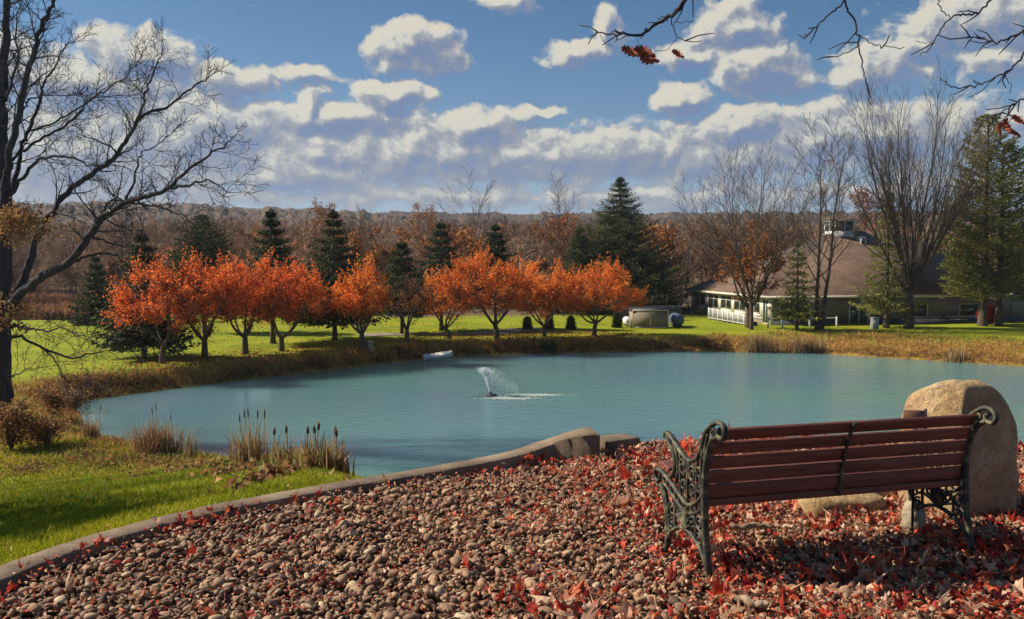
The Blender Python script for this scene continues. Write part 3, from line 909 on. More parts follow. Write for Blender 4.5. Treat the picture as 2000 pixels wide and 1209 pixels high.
    for pts, r0, r1 in limbs:
        W = np.array([P(x, y, D + o) for x, y, o in pts])
        C = catmull(W, 5); C[1:-1] += r.normal(0, .035, (len(C) - 2, 3))
        rr = np.interp(np.linspace(0, 1, len(C)), [0, 1], [r0 * .82, r1 * .8]) if r0 < .45 else np.interp(np.linspace(0, 1, len(C)), [0, .06, .4, 1], [.66, .5, .36, .06])
        C = C - root_p
        out.append((0, C, rr))
        Ln = np.linalg.norm(np.diff(C, axis=0), axis=1).sum()
        nk = int(Ln * 2.3)
        # side shoots, shorter towards the limb's end
        s1 = [dict(kids=nk, len=0, ang=48, rk=.42, start=.3 if r0 < .45 else .45)] + spec[1:]
        n = len(C) - 1; ph = r.uniform(0, 6)
        for j in range(nk):
            f = (s1[0]['start']) + (1 - s1[0]['start']) * (j + r.uniform(0, 1)) / nk
            i = min(int(f * n), n - 1); q = C[i]; T = nrm(C[i + 1] - C[i]); ph += 2.4
            A = nrm(np.cross(T, [.3, .2, .93])); B = np.cross(T, A)
            ang = R(max(20, r.normal(46, 10))); side = A * math.cos(ph) + B * math.sin(ph)
            dd = T * math.cos(ang) + side * math.sin(ang)
            grow(out, r, q, dd, r.uniform(.9, 2.6) * (1.1 - .4 * f), min(max(rr[i] * .35, .014), .04), 2, spec)
    wood_meshes(out, M['bark_dark'], root, 1)
    # clinging dead leaves on the trunk side
    fol = [(20, 440, 70, 38, 1.5, 1500), (40, 425, 50, 30, 1.0, 900), (20, 625, 34, 30, .6, 420), (35, 600, 26, 18, .5, 240)]
    C = []; tn = []
    for x, y, a, b, d, n in fol:
        m = n // 16
        cx = r.normal(0, .5, (m, 3)) * [a / 42, d, b / 42]; c = P(x, y, D - .4) - root_p + cx
        pts = (c[:, None, :] + r.normal(0, .16, (m, 16, 3))).reshape(-1, 3)
        C.append(pts); tn.append(np.clip(np.repeat(r.uniform(.3, .9, m), 16) + r.normal(0, .12, len(pts)), 0, 1))
    cards("leaf_tufts", np.concatenate(C), .13, np.concatenate(tn), r, M['leaf_brown'], root)


def cards(name, c, size, tone, r, mat, parent=None, asp=.75, fold=.25, up=0.0):
    """small folded leaf faces, two triangles each, random orientation"""
    n = len(c)
    d = r.normal(0, 1, (n, 3)); d[:, 2] += up; d /= np.linalg.norm(d, axis=1)[:, None]
    e = np.cross(d, r.normal(0, 1, (n, 3))); e /= np.linalg.norm(e, axis=1)[:, None]
    nn = np.cross(d, e)
    s = (np.asarray(size) * r.uniform(.6, 1.35, n))[:, None] if np.ndim(size) == 0 else np.asarray(size)[:, None]
    V = np.stack([c - d * s * .5, c + e * s * asp * .5 + nn * s * fold, c + d * s * .5, c - e * s * asp * .5 + nn * s * fold], 1).reshape(-1, 3)
    b = np.arange(n)[:, None] * 4
    F = np.concatenate([b + np.array([[0, 1, 2]]), b + np.array([[0, 2, 3]])])
    return mesh_np(name, V, F, mat, parent, tone=np.concatenate([tone, tone]))


build_far_litter()
build_leaves()
left_tree()


# ---- bare trees on the lawn by the clubhouse
def bare_tree(label, px, py, top, hw, seed, kind, mat, stems=1, name="bare_tree", group=None):
    r = np.random.default_rng(seed)
    b = base_at(px, py); s = b[1] / FPX
    Hh = (py - top) * s; Wd = hw * s
    root = thing(name, label, "tree", b, 0, group)
    out = []
    if kind in ('vase', 'oval'):      # short trunk, then a sheaf of long straight upright limbs
        Ht = Hh * .155; tr = (.0165 if kind == 'vase' else .0115) * Hh
        pts = np.array([[0, 0, -.2], [.02, 0, Ht * .5], [-.02, .05, Ht], [.03, 0, Ht * 1.35]]); rr = np.array([tr * 1.35, tr, tr * .95, tr * .8])
        out.append((0, catmull(pts, 4), np.interp(np.linspace(0, 1, 13), np.linspace(0, 1, 4), rr)))
        nl, sp_, thick = (24, .84, 1.75) if kind == 'vase' else (13, 1.2, 2.2)
        spec = [None,
                dict(kids=13, len=.36, ang=22 if kind == 'vase' else 30, up=.07, wob=.045, start=.25, rk=.5, seg=9, taper=.16),
                dict(kids=6, len=.44, ang=23 if kind == 'vase' else 30, up=.07, wob=.07, start=.2, rk=.6, seg=5, taper=.4, rmin=.017),
                dict(kids=4, len=.48, ang=27, up=.06, wob=.08, start=.25, rk=.7, seg=3, taper=.5, rmin=.012),
                dict(kids=0, len=.5, ang=28, up=.05, wob=.1, seg=2, taper=.6, rmin=.009)]
        for j in range(nl):
            a = j * 2.4 + r.normal(0, .3); k = ((j + .5) / nl) ** .6
            dirv = np.array([math.cos(a) * k * sp_ * Wd / (Hh * .27), math.sin(a) * k * sp_ * .9 * Wd / (Hh * .27), 1.0])
            z0 = Ht * r.uniform(.85, 1.3)
            L = Hh * (.775 if kind == 'vase' else .84) * (1 - (.24 if kind == 'vase' else .16) * k * k) * r.uniform(.84, 1.05)
            grow(out, r, [0, 0, z0], dirv, L, tr * r.uniform(.13, .24) * thick, 1, spec)
    else:                   # open spreading crown on one or more stems
        for st in range(stems):
            lean = np.array([(st - (stems - 1) / 2) * .17 + r.normal(0, .02), r.normal(0, .05), 1])
            spec = [dict(kids=17, len=.52, ang=36, up=.02, wob=.035, start=.24, rk=.42, seg=9, taper=.12),
                    dict(kids=7, len=.48, ang=30, up=.07, wob=.08, start=.2, rk=.5, seg=7, taper=.25),
                    dict(kids=5, len=.5, ang=28, up=.07, wob=.09, start=.2, rk=.6, seg=5, taper=.4, rmin=.017),
                    dict(kids=3, len=.5, ang=28, up=.06, wob=.1, start=.25, rk=.7, seg=3, taper=.5, rmin=.012),
                    dict(kids=0, len=.5, ang=30, up=.05, wob=.1, seg=2, taper=.6, rmin=.009)]
            spec[0]['len'] = .62 * Wd / (Hh * .34)
            spec[0]['len'] = min(max(spec[0]['len'], .34), .62)
            grow(out, r, [(st - (stems - 1) / 2) * .35, 0, -.2], lean, Hh * .98, .017 * Hh / math.sqrt(stems), 0, spec)
        out = [(l, p_, flare(p_, rr) if l == 0 else rr) for l, p_, rr in out]
    wood_meshes(out, mat, root, 2)
    return root, out, b


bare_tree("tallest vase shaped bare tree with a sheaf of upright limbs before the clubhouse", 1775, 641, 172, 128, 31, 'vase', M['bark_brown'])
bare_tree("round headed bare tree standing before the windows of the clubhouse", 1467, 644, 312, 82, 32, 'oval', M['bark_brown'])
bare_tree("twin stemmed open bare tree before the clubhouse roof", 1600, 645, 288, 70, 33, 'open', M['bark_brown'], stems=2)

# ---- orange ornamental maples along the far bank
def vase_tree(label, px, py, top, x0, x1, seed, mat, n_clump=70, leaves=80, lean=0.0, bare=0.0, group="orange trees along the far bank", base_frac=.30, name="orange_tree", stems=5, hump=None, leafsize=.135):
    r = np.random.default_rng(seed)
    b = base_at(px, py); s = b[1] / FPX
    Hh = (py - top) * s
    cx = ((x0 + x1) / 2 - px) * s; Wd = (x1 - x0) / 2 * s * 1.06
    root = thing(name, label, "tree", b, 0, group)
    out = []; tr = .028 * Hh
    fork = np.array([lean * Hh * .1, 0, Hh * r.uniform(.15, .20)])
    base = np.array([[0, 0, -.15], [0, .0, fork[2] * .5], fork])
    out.append((0, catmull(base, 4), np.linspace(tr * 1.4, tr * .95, 9)))
    # main arms fan out from the fork
    arms = []
    for j in range(stems):
        a = j * 2 * math.pi / stems + r.normal(0, .3)
        k = r.uniform(.55, .85)
        tip = np.array([cx + math.cos(a) * Wd * k, math.sin(a) * Wd * .8 * k, Hh * r.uniform(.5, .72)])
        mid = fork * .55 + tip * .45 + np.array([0, 0, -.06 * Hh]) + r.normal(0, .12, 3)
        c = catmull(np.array([fork - [0, 0, .1], mid, tip]), 5)
        arms.append(c); out.append((1, c, np.linspace(tr * .62, tr * .2, len(c))))
    allp = np.concatenate(arms)
    C = []; tn = []
    for j in range(n_clump):
        # points through the upper shell of a flat topped fan
        while True:
            u = r.uniform(-1, 1, 3)
            if np.hypot(u[0], u[1]) < 1: break
        rho = np.hypot(u[0], u[1])
        ztop = 1 - .34 * rho ** 2.2 + .07 * math.sin(5 * u[0] + seed) * (1 if hump is None else hump)
        zbot = .20 + .24 * rho
        zz = zbot + (ztop - zbot) * (1 - r.random() ** 1.35 if r.random() < .7 else r.random())
        c = np.array([cx + u[0] * Wd, u[1] * Wd * .85, zz * Hh])
        i = np.argmin(np.linalg.norm(allp - c, axis=1) + np.maximum(0, allp[:, 2] - c[2]) * 2)
        q = allp[i]; mid = q * .5 + c * .5 + r.normal(0, .12, 3) + [0, 0, -.1]
        br = catmull(np.array([q, mid, c]), 3)
        out.append((2, br, np.linspace(tr * .17, .012, len(br))))
        dv = nrm(c - q + [0, 0, .6]); tips = []
        for t in range(4):
            tip = c + dv * r.uniform(.35, 1.25) + r.normal(0, .36, 3); tips.append(tip)
            out.append((3, np.array([br[-3], (br[-2] + tip) / 2 + r.normal(0, .05, 3), tip]), np.array([.016, .012, .007])))
        if r.random() < bare: continue
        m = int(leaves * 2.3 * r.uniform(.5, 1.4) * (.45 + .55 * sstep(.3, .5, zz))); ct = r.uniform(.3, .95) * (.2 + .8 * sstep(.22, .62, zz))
        for tip in tips:         # sprays along the shoots, looser leaves between them
            k_ = m // 6; t = r.uniform(-.1, 1.12, k_)[:, None]
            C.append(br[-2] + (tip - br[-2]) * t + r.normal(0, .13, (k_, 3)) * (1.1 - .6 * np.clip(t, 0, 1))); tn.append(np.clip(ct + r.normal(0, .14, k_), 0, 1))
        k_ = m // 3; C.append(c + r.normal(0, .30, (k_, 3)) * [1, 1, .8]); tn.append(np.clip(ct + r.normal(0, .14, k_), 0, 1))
    mbt = [(l, p_, rr) for l, p_, rr in out]
    wood_meshes(mbt, M['bark_brown'], root, 9)
    if C:
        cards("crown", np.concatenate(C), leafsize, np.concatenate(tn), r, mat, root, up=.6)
    return root


OR = M['leaf_orange']; RO = M['leaf_redorange']
vase_tree("reddish orange tree farthest along the left bank, thin crown over a pale trunk", 318, 711, 520, 238, 388, 41, RO, 84, 64, lean=.2)
vase_tree("second red orange tree from the left end of the bank row", 400, 699, 514, 335, 462, 42, RO, 78, 82)
vase_tree("tall red orange tree with a thick straight trunk, third in the left bank row", 479, 692, 508, 415, 545, 43, RO, 80, 84)
vase_tree("spreading orange red tree at the right end of the left bank row", 550, 686, 516, 490, 640, 44, RO, 92, 84)
vase_tree("narrow lopsided orange tree on several pale stems beside the grey post", 707, 682, 512, 662, 756, 45, OR, 58, 90, stems=6, base_frac=.24)
vase_tree("nearly leafless grey brown tree between the orange trees", 795, 671, 528, 758, 835, 46, M['leaf_rust'], 70, 16, bare=.6, name="small_bare_tree", group=None)
vase_tree("low leaning orange tree with a thin left side", 877, 664, 534, 818, 925, 47, OR, 62, 52, lean=-.6, bare=.12)
vase_tree("tallest bright orange tree with a broad flat topped crown", 970, 662, 496, 872, 1052, 48, OR, 120, 90, lean=-.2)
vase_tree("smaller orange tree standing between two broad orange crowns", 1063, 658, 528, 1008, 1112, 49, OR, 72, 80)
vase_tree("broad orange tree with a long branch to the right, nearest to the shed", 1161, 656, 520, 1078, 1242, 50, OR, 112, 90, lean=.2)
vase_tree("small rusty brown tree behind the round headed bare tree", 1462, 640, 442, 1405, 1520, 51, M['leaf_rust'], 80, 46, bare=.3, group=None, name="rust_tree", leafsize=.22)


# ---- conifers
def conifer(label, px, py, top, hw, seed, mat, style='spruce', trunk_frac=.06, name="spruce_tree", group="dark conifers beyond the pond", b=None, sc=None, lean=0.0, dens_k=1.0, csz=1.0):
    if style == 'spruce' and dens_k == 1.0: hw, dens_k = hw * 1.20, 1.35
    r = np.random.default_rng(seed)
    if b is None:
        b = base_at(px, py)
    s = b[1] / FPX if sc is None else sc
    Hh = (py - top) * s; Wd = hw * s * (1.12 if style == 'spruce' else 1.0)
    root = thing(name, label, "tree", b, 0, group)
    mb = MB()
    mb.tube([[0, 0, -.2], [0, 0, Hh * .1], [lean * Hh * .5, 0, Hh * .5], [lean * Hh, 0, Hh * .985]], [.026 * Hh, .017 * Hh, .011 * Hh, .004 * Hh], 8, cap=False)
    C = []; Dv = []; SZ = []; tn = []
    nb = int((150 + Hh * 9) * dens_k) if style != 'pine' else int((110 + Hh * 5) * dens_k)
    ph = 0
    for j in range(nb):
        f = ((j + r.uniform(0, 1)) / nb) ** 1.12           # 0 at the bottom, 1 at the top
        if style == 'spruce':      # branches stand in tiers
            nw = max(9, int(Hh * (1 - trunk_frac) * 1.5)); f = min(.995, max(0, (math.floor(f * nw) + r.normal(.5, .17)) / nw))
        z = Hh * (trunk_frac + (1 - trunk_frac) * f)
        if style == 'spruce': prof = (1 - f) ** .92 * (.82 + .18 * min(1, f * 8)) * (1 if j % 3 else 1.12)
        elif style == 'broad': prof = (1 - f ** 2.2) ** .75 * (.72 + .28 * min(1, f * 4))
        else: prof = ((1 - f) ** .6) * (.65 + .35 * min(1, f * 3))
        Lb = Wd * prof * (r.uniform(.70, 1.16) if style != 'spruce' else r.choice([.6, .85, 1.0, 1.2]) * r.uniform(.92, 1.08)) + .10
        ph += 2.39996 + r.normal(0, .25)
        dirh = np.array([math.cos(ph), math.sin(ph), 0])
        n = max(5, int(Lb / (.26 if style != 'pine' else .34)))
        t = np.linspace(.12, 1, n)
        droop = (-.16 + .30 * f) if style != 'pine' else (.05 + .35 * f)
        curve = np.stack([dirh[0] * Lb * t, dirh[1] * Lb * t, z + Lb * (droop * t + .13 * t ** 2 * (1 if style == 'spruce' else 1.0)) - Lb * .18 * np.sin(t * 2.4) * (style == 'spruce')], -1)
        curve[:, 0] += lean * z
        if style == 'pine' or r.random() < .25:
            mb.tube(np.vstack([[lean * z, 0, z], curve[::2]]), np.linspace(.05, .012, len(curve[::2]) + 1), 3, cap=False)
        side = np.array([-dirh[1], dirh[0], 0])
        bt = r.uniform(.15, .75)
        m = 9 if style != 'pine' else 15
        for i in range(n):
            if style == 'pine' and t[i] < .42: continue
            wdt = .34 * Lb * (1 - .72 * t[i]) * (1 if style != 'pine' else .8) + .12
            k = r.uniform(-1, 1, m)
            c = curve[i] + side * (k * wdt)[:, None] + np.stack([r.normal(0, .10, m), r.normal(0, .10, m), -np.abs(k) * wdt * .28 - np.abs(r.normal(0, .13 if style == 'spruce' else .10, m))], -1)
            dv = dirh * .75 + side * (k * .9)[:, None] + np.array([0, 0, -.35 if style == 'spruce' else .15]) + r.normal(0, .25, (m, 3))
            C.append(c); Dv.append(dv); SZ.append(r.uniform(.20, .44, m) * (.85 - .42 * f if style != 'pine' else .95) * csz); tn.append(np.clip(bt + r.normal(0, .14, m) + .18 * t[i] - .08, 0, 1))
    # leader
    m = 40; zz = r.uniform(.90, 1.0, m) * Hh
    C.append(np.stack([r.normal(0, .05, m) + lean * zz, r.normal(0, .05, m), zz], -1)); Dv.append(r.normal(0, .5, (m, 3)) + [0, 0, .8]); SZ.append(r.uniform(.12, .26, m) * csz); tn.append(r.uniform(.2, .7, m))
    C = np.concatenate(C); Dv = np.concatenate(Dv); SZ = np.concatenate(SZ); tn = np.concatenate(tn)
    Dv /= np.linalg.norm(Dv, axis=1)[:, None]
    E = np.cross(Dv, r.normal(0, 1, Dv.shape)); E /= np.linalg.norm(E, axis=1)[:, None]
    w = (SZ * (.26 if style != 'pine' else .20))[:, None]; L = SZ[:, None]
    V = np.stack([C - E * w * .4, C + Dv * L * .45 - E * w, C + Dv * L * 1.05, C + Dv * L * .45 + E * w], 1).reshape(-1, 3)
    F = np.arange(len(C))[:, None] * 4 + np.array([[0, 1, 2, 3]])
    mb.build("trunk", M['bark_brown'], root, smooth=True)
    mesh_np("crown", V, F, mat, root, tone=tn)
    return root


ND = M['needles_dark']; NB = M['needles_blue']; NP = M['needles_pine']
conifer("dark conifer at the far left with branches down to the tan reeds", 190, 634, 498, 36, 61, ND)
conifer("dark conifer with a bare lower trunk at the left end of the orange row", 282, 700, 452, 66, 62, ND, trunk_frac=.16, name="spruce_tree")
conifer("broad round topped evergreen rising behind the left orange trees", 400, 650, 420, 68, 63, ND, style='broad', trunk_frac=.34)
conifer("slender pointed spruce behind the third and fourth orange trees", 533, 671, 408, 52, 64, ND, trunk_frac=.30)
conifer("tall spruce standing in the gap between the left row and the narrow orange tree", 654, 664, 410, 64, 65, ND, trunk_frac=.20)
conifer("small dark conifer behind the leafless grey brown tree", 785, 652, 468, 46, 66, ND, trunk_frac=.30)
conifer("blue green spruce just left of the tallest orange crown", 862, 646, 432, 52, 67, NB, trunk_frac=.28)
conifer("small spruce peeping over the tallest orange crown", 968, 642, 436, 42, 68, NB, trunk_frac=.35)
conifer("largest dark spruce towering behind the right orange trees", 1210, 607, 346, 130, 69, ND, trunk_frac=.03, dens_k=2.6)
conifer("lower spruce leaning against the left side of the largest spruce", 1132, 610, 444, 66, 70, ND, trunk_frac=.03, dens_k=1.9)
conifer("stubby dark evergreen between the largest spruce and the clubhouse", 1288, 608, 520, 26, 71, ND, style='broad')
conifer("thin sparse conifer between the round headed and the twin stemmed bare trees", 1556, 645, 468, 42, 72, NP, trunk_frac=.16, dens_k=.42)
conifer("olive conifer on a thin trunk before the clubhouse door", 1731, 641, 372, 52, 73, NP, trunk_frac=.16, dens_k=.5)
PIN = "pale green pines at the right edge"
conifer("tall layered pine on the darker trunk at the right edge", 1919, 637, 228, 104, 74, NP, style='pine', trunk_frac=.14, name="pine_tree", group=PIN)
conifer("wide layered pine on the rightmost trunk beside the red bush", 1950, 637, 285, 140, 75, NP, style='pine', trunk_frac=.14, name="pine_tree", group=PIN)
# tall evergreen standing left of the picture: its shadow lies across the near lawn
_sp = np.array([-11.6, 8.5]); conifer("dark spruce on the slope left of the gravel bed", 0, 900, 130, 340, 76, ND, style='broad', b=np.array([_sp[0], _sp[1], H(*_sp)]), sc=.0108, trunk_frac=.05, group=None)
# clipped little evergreens on the lawn
for i, (x, y, t, lb) in enumerate(((1030, 644, 618, "clipped little evergreen right of the tallest orange trunk"), (1073, 643, 616, "clipped little evergreen just right of a leaning orange trunk"), (1115, 643, 617, "clipped little evergreen left of the rightmost orange trunk"),
                                   (1205, 640, 606, "clipped little evergreen standing free left of the tan shed"), (1247, 639, 606, "clipped little evergreen before the front of the tan shed"))):
    conifer(lb, x, y, t, 5.0, 80 + i, ND, style='broad', trunk_frac=.02, csz=.5, name="clipped_evergreen", group="clipped evergreens on the lawn")

# ------------------------------------------------------------------ woods on the valley side
def build_woods():
    r = np.random.default_rng(101)
    temps = []
    for k in range(12):
        V = []; F = []; n0 = 0
        spec = [dict(kids=11, len=.45, ang=36, up=.06, wob=.04, start=.22, rk=.45, seg=5, taper=.15),
                dict(kids=7, len=.52, ang=34, up=.07, wob=.10, start=.15, rk=.6, seg=3, taper=.3),
                dict(kids=6, len=.6, ang=36, up=.06, wob=.12, start=.1, rk=.6, seg=2, taper=.4),
                dict(kids=0, len=.6, ang=36, up=.05, wob=.1, seg=1)]
        out = []
        grow(out, r, [0, 0, 0], [r.normal(0, .04), r.normal(0, .04), 1], 1.0, .014, 0, spec)
        for l, p, rr in out:
            if l <= 1:
                mb = MB(); mb.tube(p, np.maximum(rr, .0028), 3, cap=False)
                V.append(mb.V[0]); F.append(mb.F[4][0][:, [0, 1, 2, 3]] + n0); n0 += len(mb.V[0])
            else:
                w = (.0056 if l == 2 else .0050) * nrm(np.cross(p[-1] - p[0], r.normal(0, 1, 3)))
                V.append(np.array([p[0] - w, p[0] + w, p[-1] + w * .6, p[-1] - w * .6])); F.append(np.array([[0, 1, 2, 3]]) + n0); n0 += 4
        V = np.concatenate(V); V /= V[:, 2].max()
        # last leaves on some of them
        c = V[r.integers(len(V) // 3, len(V), 260)] + r.normal(0, .02, (260, 3))
        temps.append((V, np.concatenate(F), c))
    pts = []
    for (n, y0, y1) in ((620, 112, 175), (650, 114, 190), (750, 190, 330), (800, 330, 620)):
        y = r.uniform(y0, y1, n); x = r.uniform(-1, 1, n) * (.66 * y + 12)
        pts.append(np.stack([x, y], -1))
    pts = np.concatenate(pts)
    # open field of reeds to the left and the clubhouse clearing stay free
    px = 1000 + pts[:, 0] / pts[:, 1] * 1700
    k = ~((px > 20) & (px < 260) & (pts[:, 1] < 138)) & ~((px > 1300) & (pts[:, 1] < 150)) & ~((px > 700) & (px < 1330) & (pts[:, 1] < 122))
    pts = pts[k]; n = len(pts)
    z = land(pts[:, 0], pts[:, 1]); hh = np.clip(r.normal(10.6, 2.0, n), 6, 15) * np.where(pts[:, 1] > 300, .95, 1)
    under = np.arange(n) < (k[:620].sum()); hh = np.where(under, r.uniform(2.5, 6.5, n), hh)
    hh *= np.where((pts[:, 1] < 200), .8 + .35 * fbm(pts[:, 0] / 30, pts[:, 1] / 30, 111, 2), 1)
    V = []; F4 = []; T4 = []; LV = []; LT = []; off = 0
    for i in range(n):
        Vt, Ft, Ct = temps[r.integers(12)]
        a = r.uniform(0, 6.28); c, s = math.cos(a), math.sin(a); wd = r.uniform(.85, 1.35) * (1.5 if under[i] else 1)
        Rm = np.array([[c * wd, -s * wd, 0], [s * wd, c * wd, 0], [0, 0, 1]]) * hh[i]
        V.append(Vt @ Rm.T + [pts[i, 0], pts[i, 1], z[i] - .2]); F4.append(Ft + off); off += len(Vt)
        t = np.clip(r.normal(.42, .18), 0, .74); T4.append(np.full(len(Ft), t))
        q = r.random()
        lf = (not under[i]) and q < .07 + .16 * (fbm(pts[i, 0:1] / 60, pts[i, 1:2] / 60, 121, 2)[0] > .5)
        if lf:
            C = Ct @ Rm.T + [pts[i, 0], pts[i, 1], z[i]]
            LV.append(C); LT.append(np.clip(r.uniform(.2, .9) + r.normal(0, .1, len(C)), 0, 1))
    o = mesh_np("woods", np.concatenate(V), np.concatenate(F4), M['woods'], tone=np.concatenate(T4))
    tag(o, "leafless brown woods rising up the valley side behind the lawn", "woods", kind="stuff")
    C = np.concatenate(LV); t = np.concatenate(LT)
    o = cards("woods_leaves", C, .62, t, r, M['leaf_rust'])
    tag(o, "thin rust coloured leaves left on the woods of the valley side", "leaves", kind="stuff")
    # the crowns farther up merge into one rough sheet
    ys = np.geomspace(430, 4600, 150); s = np.linspace(-1, 1, 520)
    X = s[None, :] * (ys[:, None] * .70); Y = np.repeat(ys[:, None], len(s), 1)
    x, y = X.ravel(), Y.ravel(); cell = np.maximum(6, y * .009)
    zz = land(x, y) + 6 + 7 * r.random(len(x)) * sstep(430, 700, y) + 5 * vn(x / cell, y / cell, 131) - 6 * sstep(520, 430, y)
    x = x + r.normal(0, .6, len(x)) * y * .0012
    n, m_ = X.shape
    i = np.arange(n - 1)[:, None] * m_; j = np.arange(m_ - 1)[None, :]
    F = np.stack([i + j, i + j + 1, i + m_ + j + 1, i + m_ + j], -1).reshape(-1, 4)
    t = np.clip(.30 + (fbm(x / 90, y / 160, 141, 3) - .45) * 1.2 + r.normal(0, .16, len(x)), 0, 1)[F[:, 0]]
    t = np.where(r.random(len(t)) < .10, .92, t)
    o = mesh_np("distant_woods", np.stack([x, y, zz], -1), F, toned("far_canopy", [(0, (.035, .026, .024)), (.6, (.085, .058, .045)), (.9, (.13, .07, .04)), (1, (.17, .07, .035))], .95), tone=t)
    tag(o, "far brown wooded ridge along the horizon", "woods", kind="stuff")


build_woods()

# single trees that stand out of the woods
def wood_tree(label, px, top, hw, y, seed, rust=None):
    r = np.random.default_rng(seed)
    x = (px - 1000) / FPX * y; z = H(x, y); s = y / FPX
    Hh = (1.7 - (top - 510) * s) - z; Wd = hw * s
    root = thing("woods_tree", label, "tree", (x, y, z), 0, "trees standing out of the woods")
    spec = [dict(kids=12, len=min(.6, .62 * Wd / (Hh * .36)), ang=38, up=.03, wob=.04, start=.28, rk=.45, seg=8, taper=.12),
            dict(kids=7, len=.5, ang=32, up=.06, wob=.1, start=.15, rk=.55, seg=5, taper=.3),
            dict(kids=6, len=.55, ang=34, up=.05, wob=.12, start=.12, rk=.6, seg=3, taper=.4, rmin=.022),
            dict(kids=0, len=.5, ang=34, up=.05, wob=.1, seg=2, taper=.5, rmin=.018)]
    out = []
    grow(out, r, [0, 0, -.2], [r.normal(0, .03), 0, 1], Hh, .018 * Hh, 0, spec)
    wood_meshes(out, M['bark_grey'] if rust is None else M['bark_brown'], root, 2, kmax=(7, 5, 3, 3, 3, 3))
    if rust:
        tips = np.concatenate([p for l, p, rr in out if l >= 2])
        c = tips[r.integers(0, len(tips), 1500)] + r.normal(0, .25, (1500, 3))
        cards("leaf_tufts", c, .34, np.clip(r.beta(2, 2, len(c)), 0, 1), r, rust, root)


for a in (("pale bare tree at the edge of the woods right of the tall gap spruce", 722, 440, 44, 128, 151, None),
          ("broad pale bare tree rising over the woods above the tallest orange crown", 940, 402, 70, 150, 152, None),
          ("bare tree rising over the woods between the small spruce and the lower spruce", 1080, 404, 66, 146, 153, None),
          ("pale bare tree behind the stubby evergreen at the woods edge", 1340, 440, 42, 140, 154, None),
          ("orange leaved tree in the woods right of the largest spruce", 1296, 466, 30, 132, 155, M['leaf_rust']),
          ("rusty tree in the woods behind the tall gap spruce", 640, 424, 38, 190, 156, M['leaf_rust']),
          ("red brown oak in the woods left of the lower spruce", 1100, 448, 40, 138, 157, M['leaf_rust']),
          ("rusty tree in the woods above the blue green spruce", 832, 428, 34, 200, 158, M['leaf_rust']),
          ("rusty oak behind the cupola of the clubhouse", 1690, 402, 44, 140, 159, M['leaf_rust'])):
    wood_tree(*a)


def build_reed_field():
    r = np.random.default_rng(161)
    px = r.uniform(20, 250, 9000); y = r.uniform(103, 132, 9000); x = (px - 1000) / FPX * y
    k = fbm(x / 5, y / 5, 163, 2) > .22
    x, y = x[k], y[k]; n = len(x)
    blades("reed_field", x, y, land(x, y) - .05, r.uniform(1.1, 2.1, n), .16 + 0 * x, np.clip(r.normal(.4, .15, n), 0, .75), r, M['reed'], .25, label="tall tan reeds behind the lawn at the far left", cat="reeds")


build_reed_field()

# ------------------------------------------------------------------ clubhouse
def matM(loc=(0, 0, 0), rz=0.0):
    m = np.eye(4); c, s = math.cos(rz), math.sin(rz); m[:2, :2] = [[c, -s], [s, c]]; m[:3, 3] = loc; return m


def siding_mat(name, c0, c1, pitch=.2):
    m, nt, b = new_mat(name)
    v = obj_vec(nt); sep = nt.nodes.new("ShaderNodeSeparateXYZ"); nt.links.new(v, sep.inputs[0])
    fr = math_n(nt, 'FRACT', math_n(nt, 'MULTIPLY', sep.outputs[2], 1 / pitch))
    f = noise_node(nt, 1.1, 4, .6, v)
    nt.links.new(ramp(nt, f, [(.3, c0), (.7, c1)]), b.inputs["Base Color"]); b.inputs["Roughness"].default_value = .7
    bump(nt, b, fr, .8, .02)
    return m


def shingle_mat():
    m, nt, b = new_mat("roof_shingles")
    v = obj_vec(nt)
    br = nt.nodes.new("ShaderNodeTexBrick"); br.inputs["Scale"].default_value = 1.0
    br.inputs["Brick Width"].default_value = .5; br.inputs["Row Height"].default_value = .22; br.inputs["Mortar Size"].default_value = .012
    br.inputs["Color1"].default_value = (.17, .105, .07, 1); br.inputs["Color2"].default_value = (.125, .08, .055, 1); br.inputs["Mortar"].default_value = (.07, .045, .035, 1)
    nt.links.new(v, br.inputs["Vector"])
    f = noise_node(nt, .5, 5, .65, v)
    c = mixc(nt, .7, br.outputs["Color"], ramp(nt, f, [(.3, (.72, .7, .7)), (.7, (1.2, 1.15, 1.1))]), 'MULTIPLY')
    nt.links.new(c, b.inputs["Base Color"]); b.inputs["Roughness"].default_value = .9
    bump(nt, b, br.outputs["Fac"], .4, .02)
    return m


M['white_paint'] = plain('white_paint', (.74, .73, .70), .45)
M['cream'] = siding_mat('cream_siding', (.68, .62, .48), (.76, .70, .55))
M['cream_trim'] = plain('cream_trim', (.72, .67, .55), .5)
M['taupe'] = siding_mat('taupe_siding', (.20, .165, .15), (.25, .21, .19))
M['band'] = noisy('dark_plinth', (.05, .055, .075), (.085, .09, .115), 2, .8, .3, .01)
M['roof'] = shingle_mat()
m_, nt_, b_ = new_mat('window_glass'); b_.inputs["Base Color"].default_value = (.02, .028, .03, 1); b_.inputs["Roughness"].default_value = .05; b_.inputs["Specular IOR Level"].default_value = .8
nt_.links.new(ramp(nt_, noise_node(nt_, .7, 3), [(.35, (.012, .018, .018)), (.7, (.05, .06, .045))]), b_.inputs["Base Color"]); M['glass'] = m_
m_, nt_, b_ = new_mat('door_glass'); b_.inputs["Roughness"].default_value = .08
nt_.links.new(ramp(nt_, noise_node(nt_, 1.2, 3), [(.35, (.015, .035, .03)), (.7, (.07, .10, .06))]), b_.inputs["Base Color"]); M['door_glass'] = m_
M['navy'] = plain('navy_paint', (.03, .045, .10), .5)
M['stone_base'] = noisy('stone_base', (.26, .21, .14), (.42, .35, .24), 3, .85, .4, .02)


